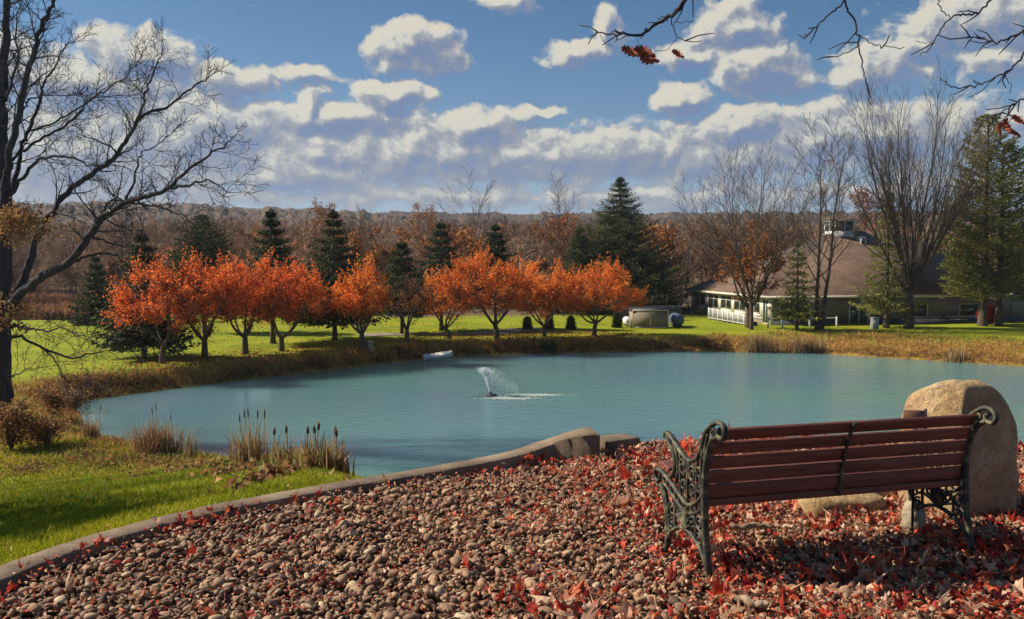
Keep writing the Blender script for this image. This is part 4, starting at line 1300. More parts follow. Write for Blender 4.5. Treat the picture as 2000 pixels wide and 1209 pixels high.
def wall_with_holes(mb, x0, x1, z0, z1, holes, t, place):
    """flat wall along x built of boxes round its openings; holes = (xa, xb, za, zb)"""
    xs = sorted(set([x0, x1] + [h[0] for h in holes] + [h[1] for h in holes]))
    for a, b in zip(xs[:-1], xs[1:]):
        cut = [(h[2], h[3]) for h in holes if h[0] < (a + b) / 2 < h[1]]
        lo = z0
        for za, zb in sorted(cut):
            if za > lo: place(mb, a, b, lo, za, t)
            lo = zb
        if z1 > lo: place(mb, a, b, lo, z1, t)


def build_clubhouse():
    A = np.array([28.3, 95.0]); rz = R(10); zg = -5.55
    root = thing("clubhouse", "long clubhouse with a big brown hipped roof, white cupola and cream window wall", "building", (A[0], A[1], zg), rz)
    W, Dp, E = 34.0, 23.0, 3.45

    def left_place(mb, a, b, lo, hi, t): mb.box((0, a, lo), (t, b, hi))
    def front_place(mb, a, b, lo, hi, t): mb.box((a, 0, lo), (b, t, hi))
    # window wall facing the sun
    wins = [(2.6, 5.6), (6.3, 9.5), (10.2, 13.4), (14.1, 17.3), (18.2, 22.0)]
    holes = [(a, b, 1.35, 3.05) for a, b in wins] + [(.55, 1.95, .45, 3.05)]
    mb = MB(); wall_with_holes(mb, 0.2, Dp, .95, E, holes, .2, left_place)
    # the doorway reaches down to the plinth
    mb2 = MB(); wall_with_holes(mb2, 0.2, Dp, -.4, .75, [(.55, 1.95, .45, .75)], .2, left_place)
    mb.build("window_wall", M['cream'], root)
    mb2.build("plinth", M['stone_base'], root)
    mb = MB(); mb.box((-.05, 2.0, .753), (.22, Dp, .947)); mb.build("sill_band", M['white_paint'], root)
    for a, b in wins:
        f = MB(); w = .09
        f.box((-.04, a, 1.35), (.12, a + w, 3.05)); f.box((-.04, b - w, 1.35), (.12, b, 3.05)); f.box((-.04, a + w, 2.96), (.12, b - w, 3.05)); f.box((-.04, a + w, 1.35), (.12, b - w, 1.44))
        mid = (a + b) / 2; f.box((-.02, mid - .04, 1.44), (.1, mid + .04, 2.96)); f.box((-.02, a + w, 2.5), (.098, mid - .04, 2.56)); f.box((-.02, mid + .04, 2.5), (.098, b - w, 2.56))
        fr = f.build("window", M['cream_trim'], root)
        p = MB(); p.box((.06, a + w, 1.44), (.085, b - w, 2.96)); p.build("pane", M['glass'], fr)
    d = MB(); d.box((-.04, .55, .45), (.12, .65, 3.05)); d.box((-.04, 1.85, .45), (.12, 1.95, 3.05)); d.box((-.04, .65, 2.95), (.12, 1.85, 3.05)); d.box((-.03, 1.2, .45), (.1, 1.28, 2.95))
    dd = d.build("door", M['cream_trim'], root); p = MB(); p.box((.05, .65, .46), (.08, 1.85, 2.95)); p.build("pane", M['door_glass'], dd)
    # shaded front
    fh = [(9.4, 11.6, -.0, 2.35), (1.0, 2.6, .9, 2.7), (16.5, 19.0, .95, 2.4), (23, 25.5, .95, 2.4)]
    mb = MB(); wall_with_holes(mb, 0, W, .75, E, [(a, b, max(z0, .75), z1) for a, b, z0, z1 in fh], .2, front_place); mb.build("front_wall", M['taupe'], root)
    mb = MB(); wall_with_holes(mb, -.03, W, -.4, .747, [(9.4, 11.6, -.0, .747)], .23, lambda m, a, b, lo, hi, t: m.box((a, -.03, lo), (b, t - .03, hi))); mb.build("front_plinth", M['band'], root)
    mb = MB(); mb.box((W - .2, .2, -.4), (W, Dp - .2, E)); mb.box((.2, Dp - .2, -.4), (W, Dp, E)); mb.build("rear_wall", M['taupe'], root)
    for xa, xb in ((-.06, .24), (2.75, 2.95)): mb = MB(); mb.box((xa, -.06, -.3), (xb, -.035, E)); mb.build("corner_post", M['cream_trim'], root)
    d = MB(); d.box((9.3, -.09, 0), (9.42, .1, 2.5)); d.box((11.58, -.09, 0), (11.7, .1, 2.5)); d.box((9.42, -.09, 2.36), (11.58, .1, 2.5))
    dd = d.build("entrance_door", M['white_paint'], root)
    p = MB(); p.box((9.45, .02, .02), (10.48, .05, 2.34)); p.box((10.52, .02, .02), (11.55, .05, 2.34)); p.build("pane", M['door_glass'], dd)
    p = MB(); p.box((10.46, -.03, .02), (10.54, .06, 2.34)); p.box((9.62, -.0, 1.5), (10.05, .016, 1.75)); p.build("mullion", M['white_paint'], dd)
    for a, b, z0, z1 in fh[1:]:
        f = MB(); w = .08
        f.box((a, -.05, z0), (a + w, .1, z1)); f.box((b - w, -.05, z0), (b, .1, z1)); f.box((a + w, -.05, z1 - w), (b - w, .1, z1)); f.box((a + w, -.05, z0), (b - w, .1, z0 + w))
        fr = f.build("window", M['cream_trim'], root); p = MB(); p.box((a + w, .03, z0 + w), (b - w, .05, z1 - w)); p.build("pane", M['glass'], fr)
    # hipped roof with overhanging eaves
    o = .75; zr = 11.05; x0, x1, y0, y1 = -o, W + o, -o, Dp + o; ze = E - .02
    ra, rb = (14.2, Dp / 2), (22.0, Dp / 2)
    V = [(x0, y0, ze), (x1, y0, ze), (x1, y1, ze), (x0, y1, ze), (ra[0], ra[1], zr), (rb[0], rb[1], zr)]
    mb = MB(); mb.add(V, [(0, 1, 5, 4), (2, 3, 4, 5)]); mb.add(V, [(1, 2, 5), (3, 0, 4)]); 
    rf = mb.build("roof", M['roof'], root)
    sol = rf.modifiers.new("s", 'SOLIDIFY'); sol.thickness = .12; sol.offset = -1
    mb = MB(); h = .22
    mb.box((x0 - .03, y0 - .03, ze - h), (x1 + .03, y0 + .02, ze + .04)); mb.box((x0 - .03, y0 + .022, ze - h), (x0 + .02, y1 + .03, ze + .04))
    mb.box((x0 + .022, y0 + .022, ze - h + .03), (0.0, y1, ze - h + .06)); mb.box((0.002, y0 + .022, ze - h + .03), (x1, 0.0, ze - h + .06))
    mb.build("fascia", M['cream_trim'], rf)
    # vents on the roof slopes
    def vent(x, y, z, rzv):
        an = np.linspace(0, math.pi, 9); pr = [(-.32, 0)] + [(-.32 * math.cos(a), .75 + .32 * math.sin(a)) for a in an] + [(.32, 0)]
        n = len(pr); V = [(a, -.5, b) for a, b in pr] + [(a, 1.2, b) for a, b in pr]
        mbv = MB(); Mx = matM((x, y, z), rzv); V = np.array(V) @ Mx[:3, :3].T + Mx[:3, 3]
        mbv.add(V, [(i, (i + 1) % n, n + (i + 1) % n, n + i) for i in range(n)]); mbv.add(V, [list(range(n))[::-1]])
        v_ = mbv.build("roof_vent", M['white_paint'], rf)
        q = MB(); V2 = np.array([(-.16, -.503, .2), (.16, -.503, .2), (.16, -.503, .72), (0, -.503, .9), (-.16, -.503, .72), (-.16, -.48, .2), (.16, -.48, .2), (.16, -.48, .72), (0, -.48, .9), (-.16, -.48, .72)]) @ Mx[:3, :3].T + Mx[:3, 3]
        q.add(V2, [(0, 1, 2, 3, 4)]); q.add(V2, [(0, 5, 6, 1)]); q.build("louvre", M['navy'], v_)
    vent(16.4, 9.3, 9.2, 0); vent(8.6, 9.9, 7.4, R(-90))
    # cupola
    cz = 10.4; s = 1.3; cx, cy = ra[0] + .5, ra[1]
    mb = MB()
    mb.box((cx - s, cy - s, cz - .9), (cx + s, cy + s, cz + .55))
    for sx in (-1, 1):
        for sy in (-1, 1): mb.box((cx + sx * s - .16 * (sx > 0) * 1 - (0 if sx > 0 else 0), cy + sy * s - .16 * (sy > 0), cz + .55), (cx + sx * s + (.16 if sx < 0 else 0), cy + sy * s + (.16 if sy < 0 else 0), cz + 1.75))
    mb.box((cx - .07, cy - s, cz + .55), (cx + .07, cy - s + .12, cz + 1.75)); mb.box((cx - s, cy - .07, cz + .55), (cx - s + .12, cy + .07, cz + 1.75))
    mb.box((cx - s - .12, cy - s - .12, cz + 1.75), (cx + s + .12, cy + s + .12, cz + 1.98))
    cu = mb.build("cupola", M['white_paint'], root)
    p = MB(); p.box((cx - s + .06, cy - s + .06, cz + .56), (cx + s - .06, cy + s - .06, cz + 1.745)); p.build("pane", M['glass'], cu)
    p = MB(); e = s + .3; Vv = [(cx - e, cy - e, cz + 1.983), (cx + e, cy - e, cz + 1.983), (cx + e, cy + e, cz + 1.983), (cx - e, cy + e, cz + 1.983), (cx, cy, cz + 3.0)]
    p.add(Vv, [(0, 1, 4), (1, 2, 4), (2, 3, 4), (3, 0, 4)]); p.add(Vv[:4], [(3, 2, 1, 0)]); p.build("cap_roof", M['roof'], cu)


build_clubhouse()


def on_ground(px, py):
    return ground_hit(px, py)


def build_yard():
    # ramp railing in front of the window wall
    a = P(1384, 632, 104); b = P(1464, 637, 93); a[2] = H(a[0], a[1]); b[2] = H(b[0], b[1])
    root = thing("ramp_railing", "white baluster railing sloping down beside the cream window wall", "railing", a)
    n = 8; mb = MB(); L = b - a
    up0, up1 = 1.32, 1.05
    mb.tube([[0, 0, up0], L + [0, 0, up1]], .06, 4); mb.tube([[0, 0, .2], L + [0, 0, .16]], .05, 4); mb.build("rail", M['white_paint'], root)
    for i in range(n + 1):
        t = i / n; q = L * t; mp = MB(); mp.box((q[0] - .07, q[1] - .07, q[2] - .2), (q[0] + .07, q[1] + .07, q[2] + up0 + (up1 - up0) * t + .12)); mp.build("post", M['white_paint'], root)
    mb = MB()
    for i in range(64):
        t = (i + .5) / 64; q = L * t; mb.box((q[0] - .018, q[1] - .018, q[2] + .18), (q[0] + .018, q[1] + .018, q[2] + up0 + (up1 - up0) * t))
    mb.build("balusters", M['white_paint'], root)
    mb = MB(); Lh = L[:2] / np.linalg.norm(L[:2]); nn = np.array([Lh[1], -Lh[0]]) * -.18
    V = []
    for t in (0, 1):
        q = L * t
        for z in (-.2, .42): V.append((q[0] + nn[0], q[1] + nn[1], q[2] + z))
    V2 = [(v[0] + nn[0] * 4, v[1] + nn[1] * 4, v[2]) for v in V]
    mb.add(V + V2, [(0, 2, 3, 1), (4, 5, 7, 6), (1, 3, 7, 5), (0, 1, 5, 4), (2, 6, 7, 3)]); mb.build("ramp_slab", M['band'], root)
    # low rail fence
    p0 = on_ground(1500, 641); p1 = on_ground(1634, 639)
    root = thing("rail_fence", "low white post and rail fence between the railing and the clubhouse door", "fence", p0)
    L = p1 - p0; mb = MB(); mb.tube([[0, 0, .98], L + [0, 0, .98]], .05, 4); mb.build("rail", M['white_paint'], root)
    for i in range(6):
        q = L * (i / 5); q[2] = H(p0[0] + q[0], p0[1] + q[1]) - p0[2]
        mp = MB(); mp.box((q[0] - .08, q[1] - .08, q[2] - .15), (q[0] + .08, q[1] + .08, q[2] + 1.12)); mp.build("post", M['white_paint'], root)
    # picnic tables
    t = thing("picnic_table", "pale picnic table under the clubhouse wall, left of the pine trunks", "table", (0, 0, 0), 0, "picnic tables by the clubhouse")
    mb = MB(); [mb.box((-.95, -.36 + .15 * k, .71), (.95, -.225 + .15 * k, .75)) for k in range(5)]; mb.build("table_top", M['cream_trim'], t)
    for sgn in (-1, 1):
        mb = MB(); mb.box((-.95, sgn * .72 - .13, .42), (.95, sgn * .72 + .13, .46)); mb.build("bench_plank", M['cream_trim'], t)
        mb = MB(); x = sgn * .7
        mb.tube([[x, -.75, 0], [x, -.2, .70]], .035, 4); mb.tube([[x, .75, 0], [x, .2, .70]], .035, 4); mb.tube([[x, -.82, .40], [x, .82, .40]], .03, 4); mb.build("leg_frame", M['bark_brown'], t)
    for i, (px, py, rz, lb) in enumerate(((1822, 628, .1, "pale picnic table under the clubhouse wall, left of the pine trunks"), (1866, 628, -.12, "pale picnic table nearest to the red bush"), (1790, 629, .35, "pale picnic table close behind the tallest bare tree's trunk"))):
        q = on_ground(px, py + 3); q = np.array([q[0], q[1], H(q[0], q[1])])
        if i == 0: t.location = q; t.rotation_euler = (0, 0, rz)
        else: dup(t, q, rz, label=lb)
    # utility box
    q = on_ground(1708, 643); root = thing("utility_box", "grey metal utility box on the lawn left of the thin olive conifer", "box", q, .1)
    gm = plain('grey_metal', (.34, .34, .35), .5)
    mb = MB(); mb.box((-.34, -.3, -.1), (.34, .3, 1.16)); b_o = mb.build("body", gm, root); b_o.modifiers.new("b", 'BEVEL').width = .03
    mb = MB(); mb.box((-.28, -.325, .1), (.28, -.3, 1.02)); d_ = mb.build("door", gm, root); mb = MB(); mb.box((.18, -.35, .5), (.22, -.326, .65)); mb.build("handle", M['band'], d_)
    mb = MB(); mb.box((-.39, -.36, 1.162), (.39, .36, 1.24)); mb.build("lid", plain('grey_lid', (.42, .42, .43), .5), root)
    # lamp post
    q = on_ground(1973, 630); root = thing("lamp_post", "dark lamp post with a pale flat cap right of the pine trunks", "lamp", q)
    mb = MB(); mb.lathe([(.16, -.1), (.16, .25), (.07, .35), (.055, 2.5), (.09, 2.55), (.09, 2.62)], 10); mb.build("pole", M['band'], root)
    mb = MB(); mb.lathe([(.10, 2.62), (.24, 2.72), (.28, 3.12), (.0, 3.12)], 8); mb.build("lantern", M['glass'], root)
    mb = MB(); mb.lathe([(.0, 3.125), (.34, 3.13), (.30, 3.2), (.08, 3.34), (0, 3.36)], 8); mb.build("cap", M['cream_trim'], root)
    # tan shed, tanks and the dark board fence behind
    q = on_ground(1270, 641); y = q[1]; s = y / FPX
    root = thing("storage_shed", "flat roofed tan board shed on the lawn left of the clubhouse", "shed", (q[0], y, q[2]), R(2))
    w = 35 * s; h = 36 * s
    tan = siding_mat('tan_boards', (.19, .155, .105), (.25, .205, .14), .3)
    mb = MB(); mb.box((-w, 0, -.1), (w, 2.2, h - .25)); mb.build("wall", tan, root)
    mb = MB()
    for x in (-w, 0, w): mb.box((x - .07, -.06, -.1), (x + .07, -.003, h - .12))
    mb.box((-w - .07, -.066, h - .119), (w + .07, -.003, h + .02)); mb.box((-w + .07, -.05, .02), (-.07, -.003, .15)); mb.box((.07, -.05, .02), (w - .07, -.003, .15)); mb.build("frame", plain('tan_trim', (.62, .55, .38), .6), root)
    mb = MB(); mb.box((-w, .0, h - .245), (w, 2.3, h - .12)); mb.box((-w - .09, -.075, h + .022), (w + .09, 2.3, h + .07)); mb.build("roof", M['band'], root)
    for nm, px, py, rr, c, lb in (("white", 1228, 635, 8, (.72, .72, .72), "round white tank end showing left of the tan shed"), ("blue", 1324, 636, 12, (.10, .13, .21), "round grey blue tank in the shade between the tan shed and the clubhouse")):
        q = on_ground(px, py + 3); rad = rr * q[1] / FPX
        root = thing("storage_tank", lb, "tank", (q[0], q[1] + .9, q[2]), R(90))
        an = np.linspace(0, math.pi / 2, 7); L = 1.1
        prof = [(rad * math.sin(a), -L - rad * .45 * math.cos(a)) for a in an] + [(rad * math.cos(a), L + rad * .45 * math.sin(a)) for a in an]
        Mx = np.eye(4); Mx[:3, :3] = [[0, 0, 1], [0, 1, 0], [-1, 0, 0]]; Mx[2, 3] = rad + .12
        mb = MB(); mb.lathe(prof, 20, M=Mx); mb.build("shell", plain('tank_' + nm, c, .45), root, smooth=True)
        for xa in (-.8, .6): mb = MB(); mb.box((xa, -rad * .7, -.1), (xa + .2, rad * .7, .28)); mb.build("saddle", M['band'], root)
    a = on_ground(1212, 634); b = on_ground(1350, 632); a[1] += 5; b[1] += 5; a[2] = H(a[0], a[1]); L = b - a; L[2] = 0
    root = thing("board_fence", "dark grey board fence behind the tan shed and the tanks", "fence", a)
    mb = MB(); Ln = np.hypot(L[0], L[1]); ang = math.atan2(L[1], L[0]); Mx = matM((0, 0, 0), ang); k = int(Ln / .16)
    for i in range(k): mb.box((i * .16, -.015, 0), (i * .16 + .148, .015, 1.75 + .02 * math.sin(i * 3.1)), M=Mx)
    mb.build("boards", M['band'], root)
    for i in range(int(Ln / 2.4) + 1): mp = MB(); mp.box((i * 2.4, .02, -.2), (i * 2.4 + .1, .12, 1.8), M=Mx); mp.build("post", M['bark_brown'], root)
    # small grey post by the narrow orange tree
    q = on_ground(723, 685); root = thing("stone_post", "short square grey post on the bank beside the narrow orange tree", "post", q)
    mb = MB(); mb.lathe([(.30, -.1), (.30, .62), (.33, .64), (.33, .74), (.0, .80)], 8); mb.build("body", M['stone_base'], root); mb = MB(); mb.box((-.12, -.325, .3), (.12, -.295, .5)); mb.build("plate", gm, root)
    # white rowing boat pulled up on the bank
    q = PZ(857, 698, WZ + .25); root = thing("rowing_boat", "small white rowing boat drawn up on the far bank of the pond", "boat", (q[0], q[1], WZ + .12), R(24)); root.rotation_euler = (R(6), R(-7), R(24))
    n = 13; V = []; 
    for i in range(n):
        t = i / (n - 1) * 2 - 1; wv = .52 * (1 - abs(t) ** 2.6 * (1 if t > 0 else .45)) + .02; sh = .12 * t * t
        for k in range(7):
            u = k / 6 * 2 - 1; V.append((t * 1.25, u * wv, sh + .42 * (abs(u) ** 2.2) - 0.02))
    V = np.array(V); i = np.arange(n - 1)[:, None] * 7; j = np.arange(6)[None, :]
    F = np.stack([i + j, i + j + 1, i + 7 + j + 1, i + 7 + j], -1).reshape(-1, 4)
    mb = MB(); mb.add(V, F); hu = mb.build("hull", M['white_paint'], root, smooth=True); sm = hu.modifiers.new("s", 'SOLIDIFY'); sm.thickness = .035
    for x in (-.5, .35): mb = MB(); mb.box((x - .12, -.46, .30), (x + .12, .46, .33)); mb.build("thwart", M['cream_trim'], root)
    # gravel drive glimpsed between the trunks
    pts = [(700, 655), (800, 653), (890, 653.5), (930, 653), (965, 651), (1000, 646), (1060, 642)]
    ctr = catmull(np.array([on_ground(x, y) for x, y in pts]), 10)
    T = np.gradient(ctr[:, :2], axis=0); T /= np.linalg.norm(T, axis=1)[:, None]; N_ = np.stack([-T[:, 1], T[:, 0]], -1)
    rows = []
    for w in np.linspace(-1.6, 1.6, 7):
        q = ctr[:, :2] + N_ * w; rows.append(np.hstack([q, (land(q[:, 0], q[:, 1]) + .05)[:, None]]))
    V = np.stack(rows, 1); n, k = V.shape[:2]; i = np.arange(n - 1)[:, None] * k; j = np.arange(k - 1)[None, :]
    tag(mesh_np("path", V.reshape(-1, 3), np.stack([i + j, i + j + 1, i + k + j + 1, i + k + j], -1).reshape(-1, 4), noisy('path_gravel', (.20, .16, .13), (.32, .26, .21), 3, .95, .3, .01)), kind="structure")
    # red bush
    r = np.random.default_rng(171)
    q = on_ground(1932, 634); root = thing("red_bush", "bright red bush between the two pine trunks", "bush", q)
    out = [(0, np.array([[0, 0, -.1], r.normal(0, .3, 3) * [1, 1, 0] + [0, 0, .7], r.normal(0, .8, 3) * [1, 1, 0] + [0, 0, 1.6]]), np.array([.05, .04, .02])) for _ in range(14)]
    wood_meshes(out, M['bark_brown'], root, 1)
    c = r.normal(0, 1, (900, 3)); c /= np.linalg.norm(c, axis=1)[:, None]; c *= (r.uniform(.5, 1, 900)[:, None]) * [1.35, 1.2, 1.05]; c[:, 2] += 1.15
    cards("crown", c, .26, r.random(900), r, M['leaf_red'], root)


build_yard()

# ------------------------------------------------------------------ bench
def scroll(c, r0, turns, a0, n=22, sgn=1):
    t = np.linspace(0, 1, n); a = a0 + sgn * t * turns * 2 * math.pi; r = r0 * (1 - .72 * t)
    return np.stack([c[0] + r * np.cos(a), c[1] + r * np.sin(a)], -1)


def build_bench():
    ang = math.atan2(.45, 1.63); Lb = 1.69
    root = thing("park_bench", "park bench with reddish brown slats and ornate cast iron ends, seen from behind", "bench", (1.045, 4.53, -.015), ang)
    iron, nt, b = new_mat("cast_iron")
    v = obj_vec(nt); f = noise_node(nt, 16, 6, .75, v); f2 = noise_node(nt, 60, 4, .6, v)
    nt.links.new(ramp(nt, f, [(.34, (.012, .012, .012)), (.5, (.040, .038, .028)), (.66, (.20, .175, .085))]), b.inputs["Base Color"])
    b.inputs["Roughness"].default_value = .6; b.inputs["Specular IOR Level"].default_value = .4; bump(nt, b, f2, .5, .003)
    wood, nt, b = new_mat("bench_wood")
    v = obj_vec(nt, (1.2, 22, 22)); f = noise_node(nt, 2.5, 6, .65, v, .6); v2 = obj_vec(nt, (1, 1, 1)); f2 = noise_node(nt, 3, 4, .6, v2)
    c = ramp(nt, f, [(.3, (.085, .026, .017)), (.5, (.145, .045, .028)), (.72, (.22, .085, .052))])
    c = mixc(nt, .6, c, ramp(nt, f2, [(.3, (.7, .66, .66)), (.7, (1.1, 1.05, 1.0))]), 'MULTIPLY')
    nt.links.new(c, b.inputs["Base Color"]); b.inputs["Roughness"].default_value = .55; bump(nt, b, f, .35, .003)

    def frame(x, sx):
        fm = MB()

        def rod(yz, rad=.013, per=5, wid=1.45):
            rad = rad * .82
            C = catmull(np.array(yz), per) if per else np.array(yz, float)
            pts = np.stack([np.full(len(C), 0.0), C[:, 0], C[:, 1]], -1)
            n0 = len(fm.V); fm.tube(pts, rad, 6)
            for i in range(n0, len(fm.V)): fm.V[i] = fm.V[i] * [wid, 1, 1] + [x, 0, 0]
        # arm rest sweeping up into the back scroll
        rod([(.545, .685), (.53, .715), (.46, .70), (.39, .665), (.31, .63), (.24, .615), (.175, .63), (.125, .67), (.085, .735), (.045, .81), (-.01, .855), (-.075, .883), (-.13, .872), (-.15, .835), (-.125, .805), (-.085, .81), (-.075, .838), (-.10, .85)], .016)
        # rear upright and leg
        rod([(-.085, .81), (-.02, .775), (.025, .70), (.05, .60), (.06, .50), (.055, .38), (.045, .26), (.02, .14), (-.005, .0), (-.02, -.04)], .019)
        # seat rail, two strands
        rod([(.60, .43), (.64, .40), (.675, .425), (.67, .46), (.62, .475), (.55, .465), (.44, .43), (.34, .39), (.26, .365), (.18, .385), (.11, .43), (.065, .48)], .015)
        rod([(.66, .385), (.61, .375), (.55, .405), (.45, .375), (.35, .335), (.26, .315), (.15, .345), (.06, .40)], .012)
        for k in range(11):
            t = k / 10; y = .60 - .50 * t; z = np.interp(y, [.10, .18, .26, .34, .44, .55, .62], [.435, .385, .365, .39, .43, .465, .475])
            rod([(y, z), (y + .012, z - .035), (y - .006, z - .055)], .008, 0)
        # front leg
        rod([(.585, .40), (.55, .35), (.51, .26), (.492, .14), (.505, .04), (.525, -.03)], .018)
        rod([(.545, .37), (.50, .27), (.475, .15)], .010)
        # arm support
        rod([(.52, .70), (.49, .665), (.44, .62), (.405, .56), (.42, .51), (.47, .465)], .014)
        rod([(.44, .675), (.39, .61), (.375, .53), (.40, .45)], .010)
        # arch between the legs
        rod([(.49, .10), (.465, .14), (.39, .19), (.30, .218), (.25, .218), (.17, .20), (.10, .165), (.03, .10)], .014)
        # centre shell with rays
        for a in np.linspace(R(20), R(160), 7):
            rod([(.27, .225), (.27 + .075 * math.cos(a), .225 + .115 * math.sin(a))], .015, 0)
        for yz in ([(.27, .225), (.275, .30), (.26, .365)], [(.33, .25), (.41, .27), (.48, .235)], [(.21, .25), (.13, .27), (.055, .24)], [(.40, .19), (.405, .27), (.375, .345)], [(.15, .19), (.15, .27), (.175, .335)]):
            rod(yz, .009, 4)
        for c, r0, tn, a0, sg in (((.44, .285), .045, 1.3, 0, 1), ((.445, .20), .034, 1.2, 2, -1), ((.11, .30), .042, 1.3, 3, -1), ((.11, .21), .034, 1.2, 1, 1), ((.34, .30), .034, 1.2, 1.5, -1), ((.20, .30), .034, 1.2, 1.5, 1),
                                  ((.31, .555), .05, 1.4, 1.0, 1), ((.20, .545), .048, 1.4, 2.2, -1), ((.30, .46), .04, 1.3, 4, -1), ((.19, .46), .04, 1.3, 5, 1), ((.12, .57), .035, 1.2, 0, 1), ((.115, .49), .03, 1.2, 1, -1), ((-.02, .82), .025, 1.1, 1, 1), ((.25, .585), .02, 1.0, 1, 1)):
            rod(scroll(c, r0, tn, a0, 18, sg), .0085, 0)
        for yz in ([(.25, .61), (.255, .50), (.255, .375)], [(.145, .64), (.15, .52), (.15, .40)], [(.35, .64), (.345, .52), (.335, .40)], [(.085, .72), (.10, .60), (.095, .46)], [(.03, .80), (.055, .73), (.07, .66)]):
            rod(yz, .009, 4)
        fm.build("end_frame", iron, root, smooth=True)
    frame(0.0, 1); frame(Lb, -1)
    zc = [.8045, .7235, .6425, .5615, .4805]
    ycurve = lambda z: np.interp(z, [.44, .52, .60, .68, .76, .845], [.088, .080, .066, .046, .018, -.030])
    mb = MB()
    r = random.Random(5)
    for z in zc:
        y = ycurve(z); dy = (ycurve(z + .03) - ycurve(z - .03)) / .06
        a = math.atan(-dy); c, s = math.cos(a), math.sin(a)
        Mx = np.eye(4); Mx[:3, :3] = [[1, 0, 0], [0, c, -s], [0, s, c]]; Mx[:3, 3] = (0, y, z)
        e = r.uniform(-.003, .003)
        mb.box((.012 + e, -.012, -.0355), (Lb - .012 + e, .012, .0355), M=Mx)
    o = mb.build("backrest", wood, root); bv = o.modifiers.new("b", 'BEVEL'); bv.width = .006; bv.segments = 3
    mb = MB()
    for y in (.135, .22, .305, .39, .475, .56, .625):
        z = np.interp(y, [.10, .18, .26, .34, .44, .55, .62], [.435, .392, .375, .40, .44, .475, .485]) + .022
        z2 = np.interp(y + .02, [.10, .18, .26, .34, .44, .55, .62], [.435, .392, .375, .40, .44, .475, .485]); z1 = np.interp(y - .02, [.10, .18, .26, .34, .44, .55, .62], [.435, .392, .375, .40, .44, .475, .485])
        a = math.atan2(z2 - z1, .04); c, s = math.cos(a), math.sin(a)
        Mx = np.eye(4); Mx[:3, :3] = [[1, 0, 0], [0, c, -s], [0, s, c]]; Mx[:3, 3] = (0, y, z)
        mb.box((.012, -.036, -.012), (Lb - .012, .036, .012), M=Mx)
    mb.box((.012, .088, .392), (Lb - .012, .108, .433))
    o = mb.build("seat", wood, root); bv = o.modifiers.new("b", 'BEVEL'); bv.width = .006; bv.segments = 3
    # iron strap up the middle of the back and under the seat
    mb = MB(); C = np.array([(Lb * .5, .076, .40), (Lb * .5, .066, .455), (Lb * .5, .058, .52), (Lb * .5, .044, .60), (Lb * .5, .022, .68), (Lb * .5, -.006, .76), (Lb * .5, -.052, .835)])
    mb.tube(catmull(C, 4), .011, 6); 
    mb.V = [v * [1, 1, 1] for v in mb.V]; st = mb.build("centre_strap", iron, root, smooth=True)
    for z in zc:
        y = ycurve(z) - .026; mb = MB()
        mb.lathe([(0, -.006), (.008, -.006), (.009, .002), (.005, .006), (0, .007)], 8, M=np.array([[1, 0, 0, Lb * .5], [0, 0, -1, y], [0, 1, 0, z + .012], [0, 0, 0, 1.]])); mb.build("bolt", iron, st)


build_bench()

# ------------------------------------------------------------------ boulder, rocks, plaque, driftwood
def rock(name, label, cat, loc, size, seed, mat, cuts=(), p=2.6, sub=5, rz=0.0, nz=.05, buried=.12):
    V, F = ico(sub); d = V / np.linalg.norm(V, axis=1)[:, None]
    rr = (np.abs(d[:, 0]) ** p + np.abs(d[:, 1]) ** p + np.abs(d[:, 2]) ** p) ** (-1 / p)
    Q = d * rr[:, None] * np.array(size)
    for n, off in cuts:
        n = nrm(n); ex = Q @ n - off; k = .035
        soft = np.where(ex > -k, (np.maximum(ex + k, 0)) ** 2 / (4 * k), 0); soft = np.where(ex > k, ex, soft)
        Q = Q - soft[:, None] * n
    f = np.array([mnoise.fractal(Vector(v * 2.2 + seed), 1.0, 2.0, 5) for v in Q]); f2 = np.array([mnoise.noise(Vector(v * 4.5 + seed * 3)) for v in Q])
    f3 = np.array([mnoise.ridged_multi_fractal(Vector(v * 6 + seed), .8, 2.2, 4, 1.0, 2.0) for v in Q]) - 1
    Q = Q + d * (nz * f * .55 + nz * .25 * f2 - nz * .10 * f3)[:, None]
    o = mesh_np(name, Q, F, mat, smooth=True)
    o.location = (loc[0], loc[1], loc[2]); o.rotation_euler = (0, 0, rz)
    return tag(o, label, cat)


